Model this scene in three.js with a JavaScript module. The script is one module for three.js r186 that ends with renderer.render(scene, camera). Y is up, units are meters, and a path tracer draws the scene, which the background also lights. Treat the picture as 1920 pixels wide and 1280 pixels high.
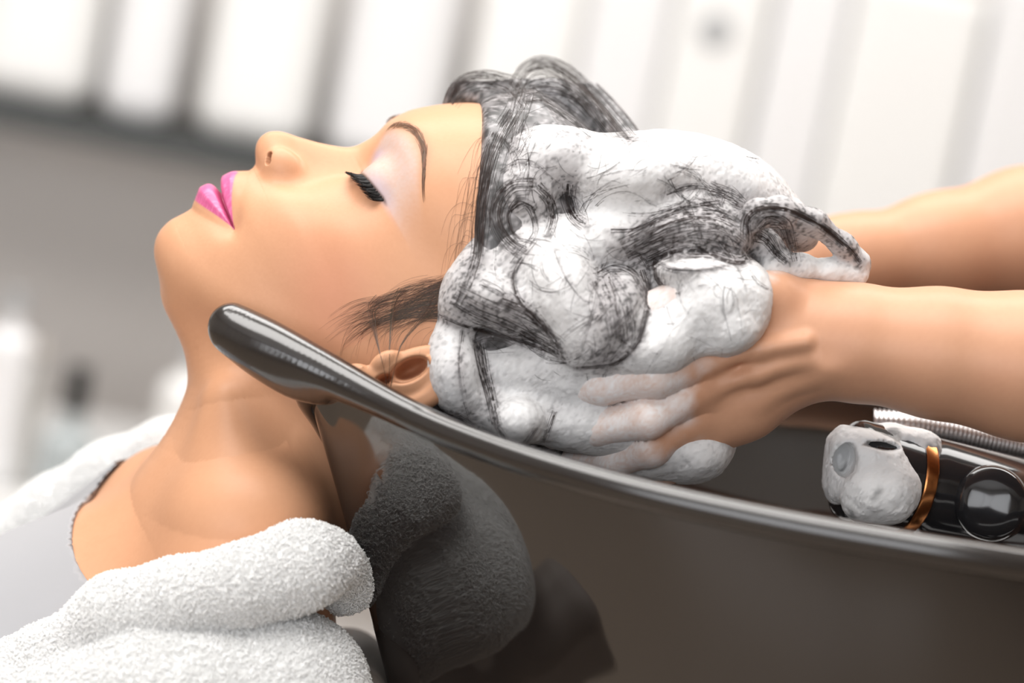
import * as THREE from 'three';
import { RectAreaLightUniformsLib } from 'three/addons/lights/RectAreaLightUniformsLib.js';
import { mergeGeometries } from 'three/addons/utils/BufferGeometryUtils.js';
import { RoundedBoxGeometry } from 'three/addons/geometries/RoundedBoxGeometry.js';

// ------------------------------------------------------------------ camera, light, exposure
const D = 1300, S = 0.26;                      // camera distance (mm) and mm per photo pixel at the plane z = 0
const ROLL = 11 * Math.PI / 180, BASE_Y = 1.05;
const scene = new THREE.Scene();
scene.background = new THREE.Color(0.0, 0.0, 0.0);
const camera = new THREE.PerspectiveCamera(2 * Math.atan(640 * S / D) * 180 / Math.PI, 1.5, 0.05, 40);
// the picture frame: x right, y up, z towards the camera in the photograph, in mm, turned by the camera's roll and downward pitch
const PITCH = 8 * Math.PI / 180, TURN = new THREE.Matrix4().makeRotationX(-PITCH).multiply(new THREE.Matrix4().makeRotationZ(ROLL));
const M = new THREE.Matrix4().makeTranslation(0, BASE_Y, 0).multiply(TURN).multiply(new THREE.Matrix4().makeScale(0.001, 0.001, 0.001)), MI = M.clone().invert();
const toWorld = (p) => new THREE.Vector3(...p).applyMatrix4(M);
camera.position.copy(toWorld([0, 0, D]));
camera.up.set(0, 1, 0).applyMatrix4(TURN);
camera.lookAt(toWorld([0, 0, 0]));
camera.focus = 1.245;
camera.userData.fStop = 3.2;
const renderer = new THREE.WebGLRenderer({ antialias: true });
renderer.toneMapping = THREE.LinearToneMapping;
renderer.toneMappingExposure = 0.94;
renderer.shadowMap.enabled = true;
RectAreaLightUniformsLib.init();
// lamp panels of the salon: [name, label, position, target, width, height, intensity, colour]
const PANELS = [
  ['ceiling_light', 'wide white ceiling light panel above the wash basin', [-0.55, 2.64, 0.55], [-0.55, 0, 0.55], 1.7, 1.1, 6.8, 0xfffdfa],
  ['ceiling_light_001', 'long white ceiling light panel above the bottle shelf', [0.1, 2.64, -0.75], [0.1, 0, -0.75], 3.2, 0.7, 6.6, 0xfffdfa],
];
const WINDOW_LIGHT = [[-1.1, 1.6, 3.15], [-1.1, 1.6, 0], 2.8, 1.6, 2.6, 0xf8faff];

// ------------------------------------------------------------------ small maths
const clamp = (x, a = 0, b = 1) => x < a ? a : x > b ? b : x;
const lerp = (a, b, t) => a + (b - a) * t;
const sstep = (a, b, x) => { const t = clamp((x - a) / (b - a)); return t * t * (3 - 2 * t); };
const gau = (x) => Math.exp(-x * x);
let seed = 7;
const rnd = () => { seed = (seed * 1664525 + 1013904223) >>> 0; return seed / 4294967296; };
const rr = (a, b) => a + (b - a) * rnd();
const rn = () => (rnd() + rnd() + rnd() - 1.5) * 1.15;
const HN = new Float32Array(4096); { let q = 99; for (let i = 0; i < 4096; i++) { q = (q * 1664525 + 1013904223) >>> 0; HN[i] = q / 4294967296; } }
const hash3 = (x, y, z) => HN[(Math.imul(x, 73856093) ^ Math.imul(y, 19349663) ^ Math.imul(z, 83492791)) & 4095];
function noise(x, y, z) {                        // value noise 0..1
  const ix = Math.floor(x), iy = Math.floor(y), iz = Math.floor(z);
  let u = x - ix, v = y - iy, w = z - iz; u = u * u * (3 - 2 * u); v = v * v * (3 - 2 * v); w = w * w * (3 - 2 * w);
  const a = lerp(lerp(hash3(ix, iy, iz), hash3(ix + 1, iy, iz), u), lerp(hash3(ix, iy + 1, iz), hash3(ix + 1, iy + 1, iz), u), v);
  const b = lerp(lerp(hash3(ix, iy, iz + 1), hash3(ix + 1, iy, iz + 1), u), lerp(hash3(ix, iy + 1, iz + 1), hash3(ix + 1, iy + 1, iz + 1), u), v);
  return lerp(a, b, w);
}
const fbm = (x, y, z, o = 4) => { let s = 0, a = 0.5, n = 0; for (let i = 0; i < o; i++) { s += a * noise(x, y, z); n += a; a *= 0.5; x = x * 2.03 + 5.1; y = y * 2.03 + 1.7; z = z * 2.03 + 9.2; } return s / n; };
const smin = (a, b, k) => { const h = Math.max(k - Math.abs(a - b), 0) / k; return Math.min(a, b) - h * h * k * 0.25; };
const smin3 = (a, b, k) => { const h = Math.max(k - Math.abs(a - b), 0) / k; return Math.min(a, b) - h * h * h * k / 6; };
const smax = (a, b, k) => -smin(-a, -b, k);
// picture frame (mm): x right, y up, z towards the camera, origin where the lens axis meets the head's plane
const PX = (px, py, z = 0) => { const k = (D - z) / D * S; return [(px - 960) * k, (640 - py) * k, z]; };
// a point of the back of the room (world) seen at a photo pixel, in the plane z = zw
const atZ = (px, py, zw) => { const a = toWorld([0, 0, D]), b = toWorld(PX(px, py, 0)), t = (zw - a.z) / (b.z - a.z); return new THREE.Vector3().lerpVectors(a, b, t); };
// piecewise smooth table: [[x, y], ...]
function table(pts) {
  const n = pts.length, X = pts.map((p) => p[0]), Y = pts.map((p) => p[1]), m = [];
  for (let i = 0; i < n; i++) {
    const a = Math.max(i - 1, 0), b = Math.min(i + 1, n - 1);
    const s1 = i > 0 ? (Y[i] - Y[i - 1]) / (X[i] - X[i - 1]) : 0, s2 = i < n - 1 ? (Y[i + 1] - Y[i]) / (X[i + 1] - X[i]) : 0;
    m[i] = i === 0 ? s2 : i === n - 1 ? s1 : s1 * s2 <= 0 ? 0 : (Y[b] - Y[a]) / (X[b] - X[a]);
    if (i > 0 && i < n - 1 && s1 * s2 > 0) { const lim = 3 * Math.min(Math.abs(s1), Math.abs(s2)); m[i] = clamp(m[i], -lim, lim); }
  }
  return (x) => {
    if (x <= X[0]) return Y[0]; if (x >= X[n - 1]) return Y[n - 1];
    let lo = 0, hi = n - 1; while (hi - lo > 1) { const k = (lo + hi) >> 1; if (X[k] <= x) lo = k; else hi = k; }
    const d = X[hi] - X[lo], t = (x - X[lo]) / d, t2 = t * t, t3 = t2 * t;
    return (2 * t3 - 3 * t2 + 1) * Y[lo] + (t3 - 2 * t2 + t) * d * m[lo] + (-2 * t3 + 3 * t2) * Y[hi] + (t3 - t2) * d * m[hi];
  };
}
// signed distances
function ell(c, r, ang = 0) {                    // ellipsoid, turned by ang (radians) about z
  const ca = Math.cos(ang), sa = Math.sin(ang), [cx, cy, cz] = c, [rx, ry, rz] = r;
  return (x, y, z) => {
    const dx = x - cx, dy = y - cy, X = (dx * ca + dy * sa), Y = (-dx * sa + dy * ca), Z = z - cz;
    const a = X / rx, b = Y / ry, e = Z / rz, k0 = Math.sqrt(a * a + b * b + e * e), a2 = a / rx, b2 = b / ry, e2 = e / rz, k1 = Math.sqrt(a2 * a2 + b2 * b2 + e2 * e2);
    return k1 < 1e-9 ? -Math.min(rx, ry, rz) : k0 * (k0 - 1) / k1;
  };
}
function cone(a, b, ra, rb) {                    // tapered capsule
  const [ax, ay, az] = a, dx = b[0] - ax, dy = b[1] - ay, dz = b[2] - az, l2 = dx * dx + dy * dy + dz * dz;
  return (x, y, z) => {
    const px = x - ax, py = y - ay, pz = z - az, t = clamp((px * dx + py * dy + pz * dz) / l2);
    return Math.hypot(px - dx * t, py - dy * t, pz - dz * t) - lerp(ra, rb, t);
  };
}
function chain(pts, k = 6) {                     // [[x,y,z,r], ...]
  const cs = []; for (let i = 0; i + 1 < pts.length; i++) cs.push(cone(pts[i], pts[i + 1], pts[i][3], pts[i + 1][3]));
  return (x, y, z) => { let d = cs[0](x, y, z); for (let i = 1; i < cs.length; i++) d = smin(d, cs[i](x, y, z), k); return d; };
}
function rope(pts, n = 40) {                     // smooth tapered rope through [[x,y,z,r], ...]
  const q = spline(pts, n), cs = []; for (let i = 0; i + 1 < n; i++) cs.push(cone(q[i], q[i + 1], q[i][3], q[i + 1][3]));
  return (x, y, z) => { let d = 1e9; for (const c of cs) { const v = c(x, y, z); if (v < d) d = v; } return d; };
}
const PXR = (px, py, z, r) => [...PX(px, py, z), r];
// surface nets over a box (mm); vertices are pulled onto the zero set, normals from the gradient
function nets(F, lo, hi, c, { project = 2, color, eps = 0.25, rough = 0, roughScale = 1 } = {}) {
  const nx = Math.ceil((hi[0] - lo[0]) / c) + 1, ny = Math.ceil((hi[1] - lo[1]) / c) + 1, nz = Math.ceil((hi[2] - lo[2]) / c) + 1;
  const g = new Float32Array(nx * ny * nz), B = 4, id = (i, j, k) => i + nx * (j + ny * k);
  for (let k0 = 0; k0 < nz; k0 += B) for (let j0 = 0; j0 < ny; j0 += B) for (let i0 = 0; i0 < nx; i0 += B) {
    const d = F(lo[0] + (i0 + B / 2) * c, lo[1] + (j0 + B / 2) * c, lo[2] + (k0 + B / 2) * c), far = Math.abs(d) > B * c * 1.9;
    for (let k = k0; k < Math.min(k0 + B, nz); k++) for (let j = j0; j < Math.min(j0 + B, ny); j++) for (let i = i0; i < Math.min(i0 + B, nx); i++)
      g[id(i, j, k)] = far ? d : F(lo[0] + i * c, lo[1] + j * c, lo[2] + k * c);
  }
  const vi = new Int32Array(nx * ny * nz).fill(-1), pos = [], idx = [];
  for (let k = 0; k < nz - 1; k++) for (let j = 0; j < ny - 1; j++) for (let i = 0; i < nx - 1; i++) {
    let m = 0; const v = [];
    for (let q = 0; q < 8; q++) { v[q] = g[id(i + (q & 1), j + ((q >> 1) & 1), k + (q >> 2))]; if (v[q] < 0) m |= 1 << q; }
    if (m === 0 || m === 255) continue;
    let sx = 0, sy = 0, sz = 0, n = 0;
    for (const [a, b] of EDGES) if ((v[a] < 0) !== (v[b] < 0)) { const t = v[a] / (v[a] - v[b]); sx += lerp(a & 1, b & 1, t); sy += lerp((a >> 1) & 1, (b >> 1) & 1, t); sz += lerp(a >> 2, b >> 2, t); n++; }
    vi[id(i, j, k)] = pos.length / 3; pos.push(lo[0] + (i + sx / n) * c, lo[1] + (j + sy / n) * c, lo[2] + (k + sz / n) * c);
  }
  const quad = (a, b, d, e, flip) => { if (a < 0 || b < 0 || d < 0 || e < 0) return; if (flip) idx.push(a, d, b, a, e, d); else idx.push(a, b, d, a, d, e); };
  for (let k = 1; k < nz - 1; k++) for (let j = 1; j < ny - 1; j++) for (let i = 1; i < nx - 1; i++) {
    const s = g[id(i, j, k)] < 0;
    if (s !== (g[id(i + 1, j, k)] < 0)) quad(vi[id(i, j - 1, k - 1)], vi[id(i, j, k - 1)], vi[id(i, j, k)], vi[id(i, j - 1, k)], !s);
    if (s !== (g[id(i, j + 1, k)] < 0)) quad(vi[id(i - 1, j, k - 1)], vi[id(i - 1, j, k)], vi[id(i, j, k)], vi[id(i, j, k - 1)], !s);
    if (s !== (g[id(i, j, k + 1)] < 0)) quad(vi[id(i - 1, j - 1, k)], vi[id(i, j - 1, k)], vi[id(i, j, k)], vi[id(i - 1, j, k)], !s);
  }
  return finish(F, pos, idx, { project, color, eps, c, rough, roughScale });
}
const EDGES = [[0, 1], [2, 3], [4, 5], [6, 7], [0, 2], [1, 3], [4, 6], [5, 7], [0, 4], [1, 5], [2, 6], [3, 7]];
function finish(F, pos, idx, { project = 2, color, eps = 0.25, c = 1, rough = 0, roughScale = 1 }) {
  const n = pos.length / 3, P = new Float32Array(pos), N = new Float32Array(n * 3), C = color ? new Float32Array(n * 3) : null;
  for (let i = 0; i < n; i++) {
    let x = P[i * 3], y = P[i * 3 + 1], z = P[i * 3 + 2], gx = 0, gy = 0, gz = 1;
    for (let it = 0; it <= project; it++) {
      gx = (F(x + eps, y, z) - F(x - eps, y, z)) / (2 * eps); gy = (F(x, y + eps, z) - F(x, y - eps, z)) / (2 * eps); gz = (F(x, y, z + eps) - F(x, y, z - eps)) / (2 * eps);
      const l2 = gx * gx + gy * gy + gz * gz + 1e-9;
      if (it < project) { const k = clamp(F(x, y, z) / l2, -c, c) * 0.9; x -= gx * k; y -= gy * k; z -= gz * k; }
    }
    if (rough) { const q = roughScale; gx += (noise(x * q, y * q, z * q) - 0.5) * rough; gy += (noise(x * q + 31, y * q, z * q) - 0.5) * rough; gz += (noise(x * q, y * q + 57, z * q) - 0.5) * rough; }
    const l = 1 / (Math.hypot(gx, gy, gz) + 1e-9);
    P[i * 3] = x; P[i * 3 + 1] = y; P[i * 3 + 2] = z; N[i * 3] = gx * l; N[i * 3 + 1] = gy * l; N[i * 3 + 2] = gz * l;
    if (C) { const k = color(x, y, z, gx * l, gy * l, gz * l); C[i * 3] = k[0]; C[i * 3 + 1] = k[1]; C[i * 3 + 2] = k[2]; }
  }
  const geo = new THREE.BufferGeometry();
  geo.setAttribute('position', new THREE.BufferAttribute(P, 3)); geo.setAttribute('normal', new THREE.BufferAttribute(N, 3));
  if (C) geo.setAttribute('color', new THREE.BufferAttribute(C, 3));
  geo.setIndex(idx);
  return geo;
}
// thin tubes: each strand is a list of points (mm) with a radius; colours per strand
class Strands {
  constructor() { this.p = []; this.n = []; this.i = []; this.c = []; }
  add(pts, r, col, sides = 3, tipR = 0.35) {
    const n = pts.length, base = this.p.length / 3; let ux = 0, uy = 0, uz = 1;
    for (let k = 0; k < n; k++) {
      const a = pts[Math.max(k - 1, 0)], b = pts[Math.min(k + 1, n - 1)]; let tx = b[0] - a[0], ty = b[1] - a[1], tz = b[2] - a[2]; const l = Math.hypot(tx, ty, tz) || 1; tx /= l; ty /= l; tz /= l;
      let d = ux * tx + uy * ty + uz * tz; ux -= d * tx; uy -= d * ty; uz -= d * tz; let m = Math.hypot(ux, uy, uz); if (m < 1e-4) { ux = -ty; uy = tx; uz = 0.01; m = Math.hypot(ux, uy, uz); } ux /= m; uy /= m; uz /= m;
      const vx = ty * uz - tz * uy, vy = tz * ux - tx * uz, vz = tx * uy - ty * ux, t = k / (n - 1), R = r * lerp(1, tipR, Math.max(0, t * 2 - 1));
      for (let q = 0; q < sides; q++) {
        const an = q / sides * 6.2832, ca = Math.cos(an), sa = Math.sin(an), nx = ux * ca + vx * sa, ny = uy * ca + vy * sa, nz = uz * ca + vz * sa;
        this.p.push(pts[k][0] + nx * R, pts[k][1] + ny * R, pts[k][2] + nz * R); this.n.push(nx, ny, nz); this.c.push(col[0], col[1], col[2]);
        if (k < n - 1) { const q2 = (q + 1) % sides, A = base + k * sides + q, Bq = base + k * sides + q2; this.i.push(A, Bq, A + sides, Bq, Bq + sides, A + sides); }
      }
    }
  }
  geo() { const g = new THREE.BufferGeometry(); g.setAttribute('position', new THREE.Float32BufferAttribute(this.p, 3)); g.setAttribute('normal', new THREE.Float32BufferAttribute(this.n, 3)); g.setAttribute('color', new THREE.Float32BufferAttribute(this.c, 3)); g.setIndex(this.i); return g; }
}
// smooth curve through points of any dimension, n samples
function spline(pts, n) {
  const out = [], m = pts.length - 1, dim = pts[0].length;
  for (let i = 0; i < n; i++) {
    const u = i / (n - 1) * m, k = Math.min(Math.floor(u), m - 1), t = u - k, a = pts[Math.max(k - 1, 0)], b = pts[k], c = pts[k + 1], d = pts[Math.min(k + 2, m)], o = [];
    for (let j = 0; j < dim; j++) o.push(0.5 * (2 * b[j] + (c[j] - a[j]) * t + (2 * a[j] - 5 * b[j] + 4 * c[j] - d[j]) * t * t + (3 * b[j] - a[j] - 3 * c[j] + d[j]) * t * t * t));
    out.push(o);
  }
  return out;
}
// ------------------------------------------------------------------ scene helpers
const std = (o) => new THREE.MeshPhysicalMaterial(o);
const taken = {};
const numbered = (n) => { if (taken[n] === undefined) { taken[n] = 0; return n; } return `${n}_${String(++taken[n]).padStart(3, '0')}`; };
function thing(name, label, category, baseP, opt = {}) {          // Group at the thing's base (picture frame mm)
  const o = new THREE.Group(); o.name = numbered(name); o.position.copy(Array.isArray(baseP) ? toWorld(baseP) : baseP);
  o.userData = { label, category, ...opt }; scene.add(o); return o;
}
function part(name, geoP, mat, parent, label, kind) {             // geometry in the picture frame, put under its thing
  const g = geoP.applyMatrix4(M); let r = parent; while (r.parent && r.parent !== scene) r = r.parent;
  g.translate(-r.position.x, -r.position.y, -r.position.z);
  const m = new THREE.Mesh(g, mat); m.name = name; m.castShadow = m.receiveShadow = true; if (label) m.userData.label = label; if (kind) m.userData.kind = kind; parent.add(m); return m;
}
function wpart(name, geo, mat, parent, label) { const m = new THREE.Mesh(geo, mat); m.name = name; m.castShadow = m.receiveShadow = true; if (label) m.userData.label = label; parent.add(m); return m; }
function struct(name, geo, mat, label) { const m = wpart(name, geo, mat, scene); m.userData = { kind: 'structure', label, category: name.split('_')[0] }; return m; }
const box = (x0, x1, y0, y1, z0, z1) => new THREE.BoxGeometry(x1 - x0, y1 - y0, z1 - z0).translate((x0 + x1) / 2, (y0 + y1) / 2, (z0 + z1) / 2);

// ------------------------------------------------------------------ the salon room
const RX0 = -3.2, RX1 = 3.2, RZ0 = -2.15, RZ1 = 3.2, RH = 2.7, TH = 0.12;
const mWall = std({ color: new THREE.Color(0.5, 0.46, 0.42), roughness: 0.9 }), mCeil = std({ color: new THREE.Color(0.85, 0.85, 0.84), roughness: 0.95 });
const mBackWall = std({ color: new THREE.Color(0.72, 0.68, 0.65), roughness: 0.85 });
const mFloor = std({ color: new THREE.Color(0.34, 0.27, 0.21), roughness: 0.35 });
struct('floor', box(RX0, RX1, -TH, 0, RZ0, RZ1), mFloor, 'brown floor of the salon');
struct('ceiling', box(RX0, RX1, RH, RH + TH, RZ0, RZ1), mCeil, 'white ceiling of the salon');
struct('wall_back', box(RX0 - TH, RX1 + TH, 0, RH, RZ0 - TH, RZ0), mBackWall, 'pale greige wall behind the bottle shelf');
struct('wall_left', box(RX0 - TH, RX0, 0, RH, RZ0, RZ1), mWall, 'pale side wall on the left');
struct('wall_right', box(RX1, RX1 + TH, 0, RH, RZ0, RZ1), mWall, 'pale side wall on the right');
{ // front wall behind the camera with a window opening
  const [wx0, wx1, wy0, wy1] = [-2.55, 0.35, 0.75, 2.45];
  struct('wall_front', mergeGeometries([box(RX0 - TH, wx0, 0, RH, RZ1, RZ1 + TH), box(wx1, RX1 + TH, 0, RH, RZ1, RZ1 + TH), box(wx0, wx1, 0, wy0, RZ1, RZ1 + TH), box(wx0, wx1, wy1, RH, RZ1, RZ1 + TH)]), mWall, 'pale wall with a window behind the camera');
  const glow = std({ color: 0xffffff, emissive: new THREE.Color(0.9, 0.95, 1), emissiveIntensity: 1.2, roughness: 1 });
  const w = struct('window_1', box(wx0, wx1, wy0, wy1, RZ1 + TH - 0.02, RZ1 + TH), glow, 'bright frosted window behind the camera');
  const fr = std({ color: 0xf2f2f0, roughness: 0.5 });
  for (let k = 0; k <= 3; k++) { const x = lerp(wx0, wx1, k / 3); wpart('window_frame', box(x - 0.03, x + 0.03, wy0, wy1, RZ1 + 0.03, RZ1 + 0.09), fr, w); }
}
for (const [name, label, p, t, w, h, I, col] of PANELS) {
  const g = new THREE.Group(); g.name = name; g.position.set(p[0], RH, p[2]); g.userData = { label, category: 'light', group: 'ceiling light panels' }; scene.add(g);
  wpart('frame', mergeGeometries([box(-w / 2 - 0.03, w / 2 + 0.03, -0.05, 0, -h / 2 - 0.03, -h / 2), box(-w / 2 - 0.03, w / 2 + 0.03, -0.05, 0, h / 2, h / 2 + 0.03), box(-w / 2 - 0.03, -w / 2, -0.05, 0, -h / 2, h / 2), box(w / 2, w / 2 + 0.03, -0.05, 0, -h / 2, h / 2)]), std({ color: 0xdddddd, roughness: 0.5 }), g);
  wpart('diffuser', box(-w / 2, w / 2, -0.045, -0.02, -h / 2, h / 2), std({ color: 0xffffff, emissive: new THREE.Color(col), emissiveIntensity: 1.0, roughness: 0.8 }), g);
  const L = new THREE.RectAreaLight(col, I, w, h); L.name = name + '_lamp'; L.position.set(...p); L.up.set(0, 0, 1); L.lookAt(...t); scene.add(L);
}
{ const [p, t, w, h, I, col] = WINDOW_LIGHT; const L = new THREE.RectAreaLight(col, I, w, h); L.name = 'window_daylight'; L.position.set(...p); L.lookAt(...t); scene.add(L); }
// ------------------------------------------------------------------ shelf with white bottles, blurred behind
const SHELF_Z = -1.85, shelfTop = (atZ(240, 236, SHELF_Z).y);
const mShelf = std({ color: new THREE.Color(0.05, 0.055, 0.055), roughness: 0.5 });
{
  const g = thing('wall_shelf', 'long dark wall shelf carrying the white bottles', 'shelf', new THREE.Vector3(0, shelfTop - 0.03, -2));
  wpart('board', new RoundedBoxGeometry(5.2, 0.03, 0.3, 2, 0.004).translate(0, 0.015, 0), mShelf, g);
  for (const x of [-2, -0.9, 0.9, 2]) wpart('bracket', box(x - 0.012, x + 0.012, -0.12, 0, -0.15, 0.1), mShelf, g);
}
const mBottle = std({ color: new THREE.Color(0.86, 0.86, 0.85), roughness: 0.3 }), mBottle2 = std({ color: new THREE.Color(0.83, 0.83, 0.84), roughness: 0.35 }), mCapGrey = std({ color: new THREE.Color(0.4, 0.41, 0.42), roughness: 0.4 }), mBeige = std({ color: new THREE.Color(0.72, 0.66, 0.58), roughness: 0.5 });
function bottle(name, label, category, pos, w, d, h, mBody, mCap, group, capH = 0.05, round = 0.36) {
  const t = thing(name, label, category, pos, group ? { group } : {});
  wpart('bottle_body', new RoundedBoxGeometry(w, h, d, 5, Math.min(w, d) * round).translate(0, h / 2, 0), mBody, t);
  wpart('bottle_neck', new THREE.CylinderGeometry(w * 0.17, w * 0.2, 0.03, 20).translate(0, h + 0.008, 0), mBody, t);
  wpart('cap', new THREE.CylinderGeometry(w * 0.2, w * 0.22, capH, 24).translate(0, h + 0.02 + capH / 2, 0), mCap, t);
  return t;
}
{
  // photo columns of each bottle (left, right edge at the shelf)
  const cols = [[-230, -100, 'white bottle beyond the left edge of the shelf row'], [-80, 138, 'broad white bottle at the left end of the shelf row'], [168, 298, 'slim white bottle, second from the left on the shelf'], [350, 555, 'broad white bottle on the shelf above the nose'], [598, 800, 'broad white bottle on the shelf above the closed eye'], [838, 1024, 'white bottle on the shelf above the dark hair tuft'], [1034, 1184, 'white bottle on the shelf above the heaped lather'], [1192, 1360, 'white bottle with a round grey emblem on the shelf'], [1372, 1504, 'white bottle on the shelf right of the emblem bottle'], [1514, 1752, 'broad white bottle on the shelf above the far arm'], [1768, 1990, 'broad white bottle at the right edge of the shelf row']];
  cols.forEach(([a, b, label], i) => {
    const yAt = (x) => 236 + (x - 240) * 0.1944, p = atZ(a, yAt(a), SHELF_Z), q = atZ(b, yAt(b), SHELF_Z), w = q.x - p.x;
    const t = bottle('white_bottle', label, 'bottle', new THREE.Vector3((p.x + q.x) / 2, shelfTop, -1.93), w * (i > 4 ? 1.03 : 1.05), Math.min(w, 0.1), 0.34 + (i % 3) * 0.03, i % 2 ? mBottle : mBottle2, i > 4 ? mBottle : mCapGrey, 'white bottles on the wall shelf', 0.05, i > 4 ? 0.16 : 0.36);
    if (i === 7) wpart('emblem', new THREE.CylinderGeometry(0.02, 0.02, 0.004, 24).rotateX(Math.PI / 2).translate(-0.005, 0.24, Math.min(w, 0.1) / 2 + 0.001), mCapGrey, t, 'round grey emblem');
  });
  // lower counter on the left with smaller bottles
  const cz = -1.45, top = atZ(150, 935, cz).y;
  const c = thing('side_cabinet', 'white low cabinet with bottles, behind the towel', 'cabinet', new THREE.Vector3(-1.2, 0, cz - 0.2));
  wpart('cabinet_body', new RoundedBoxGeometry(1.9, top - 0.03, 0.5, 2, 0.006).translate(0.2, (top - 0.03) / 2, -0.02), std({ color: new THREE.Color(0.75, 0.74, 0.73), roughness: 0.5 }), c);
  wpart('cabinet_top', new RoundedBoxGeometry(1.94, 0.03, 0.54, 2, 0.006).translate(0.2, top - 0.015, 0), std({ color: new THREE.Color(0.8, 0.79, 0.78), roughness: 0.4 }), c);
  const small = (px, wpx, topPy, label, mb, mc, capPx) => { const b = atZ(px, 935 + (px - 150) * 0.194, cz), e = atZ(px, topPy, cz), k = 0.00026 * (cz * -1000 + D) / D, w = wpx * k; return bottle('small_bottle', label, 'bottle', new THREE.Vector3(b.x, top, cz), w, w * 0.8, Math.max(e.y - top, 0.05), mb, mc, undefined, capPx * k); };
  const mGlass = std({ color: new THREE.Color(0.42, 0.46, 0.47), roughness: 0.2 });
  small(112, 105, 800, 'grey bottle with a black pump top behind the towel', mGlass, std({ color: new THREE.Color(0.01, 0.012, 0.012), roughness: 0.4 }), 85);
  small(315, 110, 700, 'white bottle with a grey cap beside the throat', mBottle, mCapGrey, 60);
  small(-25, 95, 610, 'tall pale bottle at the left edge of the picture', mBottle2, mCapGrey, 40);
  small(35, 36, 690, 'narrow grey tube next to the left edge', std({ color: new THREE.Color(0.45, 0.44, 0.42), roughness: 0.5 }), mBeige, 20);
}
console.log('background done');
// ------------------------------------------------------------------ the reclining woman: body as one field
const YAW = 9 * Math.PI / 180, HO = PX(750, 650, 0);
const ED = [-0.88, -0.475, 0], EF0 = [-0.475, 0.88, 0], cy = Math.cos(YAW), sy = Math.sin(YAW);
const EF = [EF0[0] * cy, EF0[1] * cy, sy], ES = [-EF0[0] * sy, -EF0[1] * sy, cy];
const toHead = (x, y, z) => { const a = x - HO[0], b = y - HO[1]; return [a * ES[0] + b * ES[1] + z * ES[2], a * EF[0] + b * EF[1] + z * EF[2], a * ED[0] + b * ED[1]]; };
const fromHead = (s, f, h) => [HO[0] + ES[0] * s + EF[0] * f + ED[0] * h, HO[1] + ES[1] * s + EF[1] * f + ED[1] * h, ES[2] * s + EF[2] * f];
const midline = (px, py) => { let z = 15, q; for (let i = 0; i < 4; i++) { q = toHead(...PX(px, py, z)); q[0] = 0; z = q[1] * sy; } return [q[2], q[1]]; };
const PROFILE = [[930, 200], [893, 194], [851, 194], [808, 199], [766, 210], [735, 226], [712, 245], [690, 261], [670, 271], [650, 275], [623, 272], [593, 266], [564, 258], [538.5, 251.6], [521.6, 250.3], [502.6, 253.7], [492, 262], [485.5, 274], [483.5, 287], [483, 301], [479.5, 311], [467, 318], [448, 321], [431, 322.5], [418, 329], [412, 341], [414, 354], [405.6, 348], [391, 344], [376, 350], [367.6, 367], [363, 379], [358, 391], [344, 400], [323, 411], [302, 430], [289.5, 451], [285, 472], [289.5, 497], [300, 535]].map((p) => midline(...p));
for (let i = 1; i < PROFILE.length; i++) if (PROFILE[i][0] <= PROFILE[i - 1][0] + 0.3) PROFILE[i][0] = PROFILE[i - 1][0] + 0.3;
const H_CROWN = -60;
const prof = table([[-140, 60], [-115, 74], ...PROFILE.filter((p) => p[0] > -97)]);
// profile without nose and lips
const pbase = table([[-140, 60], [-115, 74], ...PROFILE.filter((p) => p[0] > -97 && p[0] < -44), [-36, 95.5], [-28, 92.5], [-20, 92], [-10, 92.5], [0, 94.8], [8, 98.5], [15, 103.2], [24, 107], [33, 109], [42, 109], [50, 108], ...PROFILE.filter((p) => p[0] > 55)]);
const widthOf = table([[-60, 73], [-52, 72.3], [-44, 70.8], [-30, 67.5], [-15, 66.5], [0, 66], [15, 63.5], [30, 60.5], [45, 57], [60, 52], [72, 46], [84, 38], [95, 30]]);
const powOf = table([[-60, 2.25], [-30, 2.35], [0, 2.2], [25, 2.05], [45, 1.95], [70, 2.0], [90, 2.1]]);
const backOf = table([[-60, 96], [-20, 92], [10, 70], [30, 48], [60, 34], [90, 30]]);
const noseW = table([[-40, 16], [-30, 13], [-20, 11], [-8, 11.5], [2, 13], [9, 13.5], [16, 13.5], [22, 14]]);
const LIP_S = 24.5, LIP_M = 40.3;
const lipTop = (s) => { const t = clamp(Math.abs(s) / LIP_S); return lerp(28.6 - 0.9 * gau((Math.abs(s) - 4.5) / 2.8) + 0.4 * gau(s / 2), LIP_M + 0.4, Math.pow(t, 2.3)); };
const lipMid = (s) => { const t = clamp(Math.abs(s) / LIP_S, 0, 1.3); return LIP_M - 0.3 * gau(s / 4) + 0.9 * t * t; };
const lipLow = (s) => { const t = clamp(Math.abs(s) / LIP_S); return lerp(52.4, LIP_M + 1.0, Math.pow(t, 2.2)); };
const lashLine = (s) => -24.8 - 3.2 * clamp((s - 16) / 31) + 2.2 * (1 - Math.pow(clamp((s - 31) / 16, -1, 1), 2));
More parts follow.
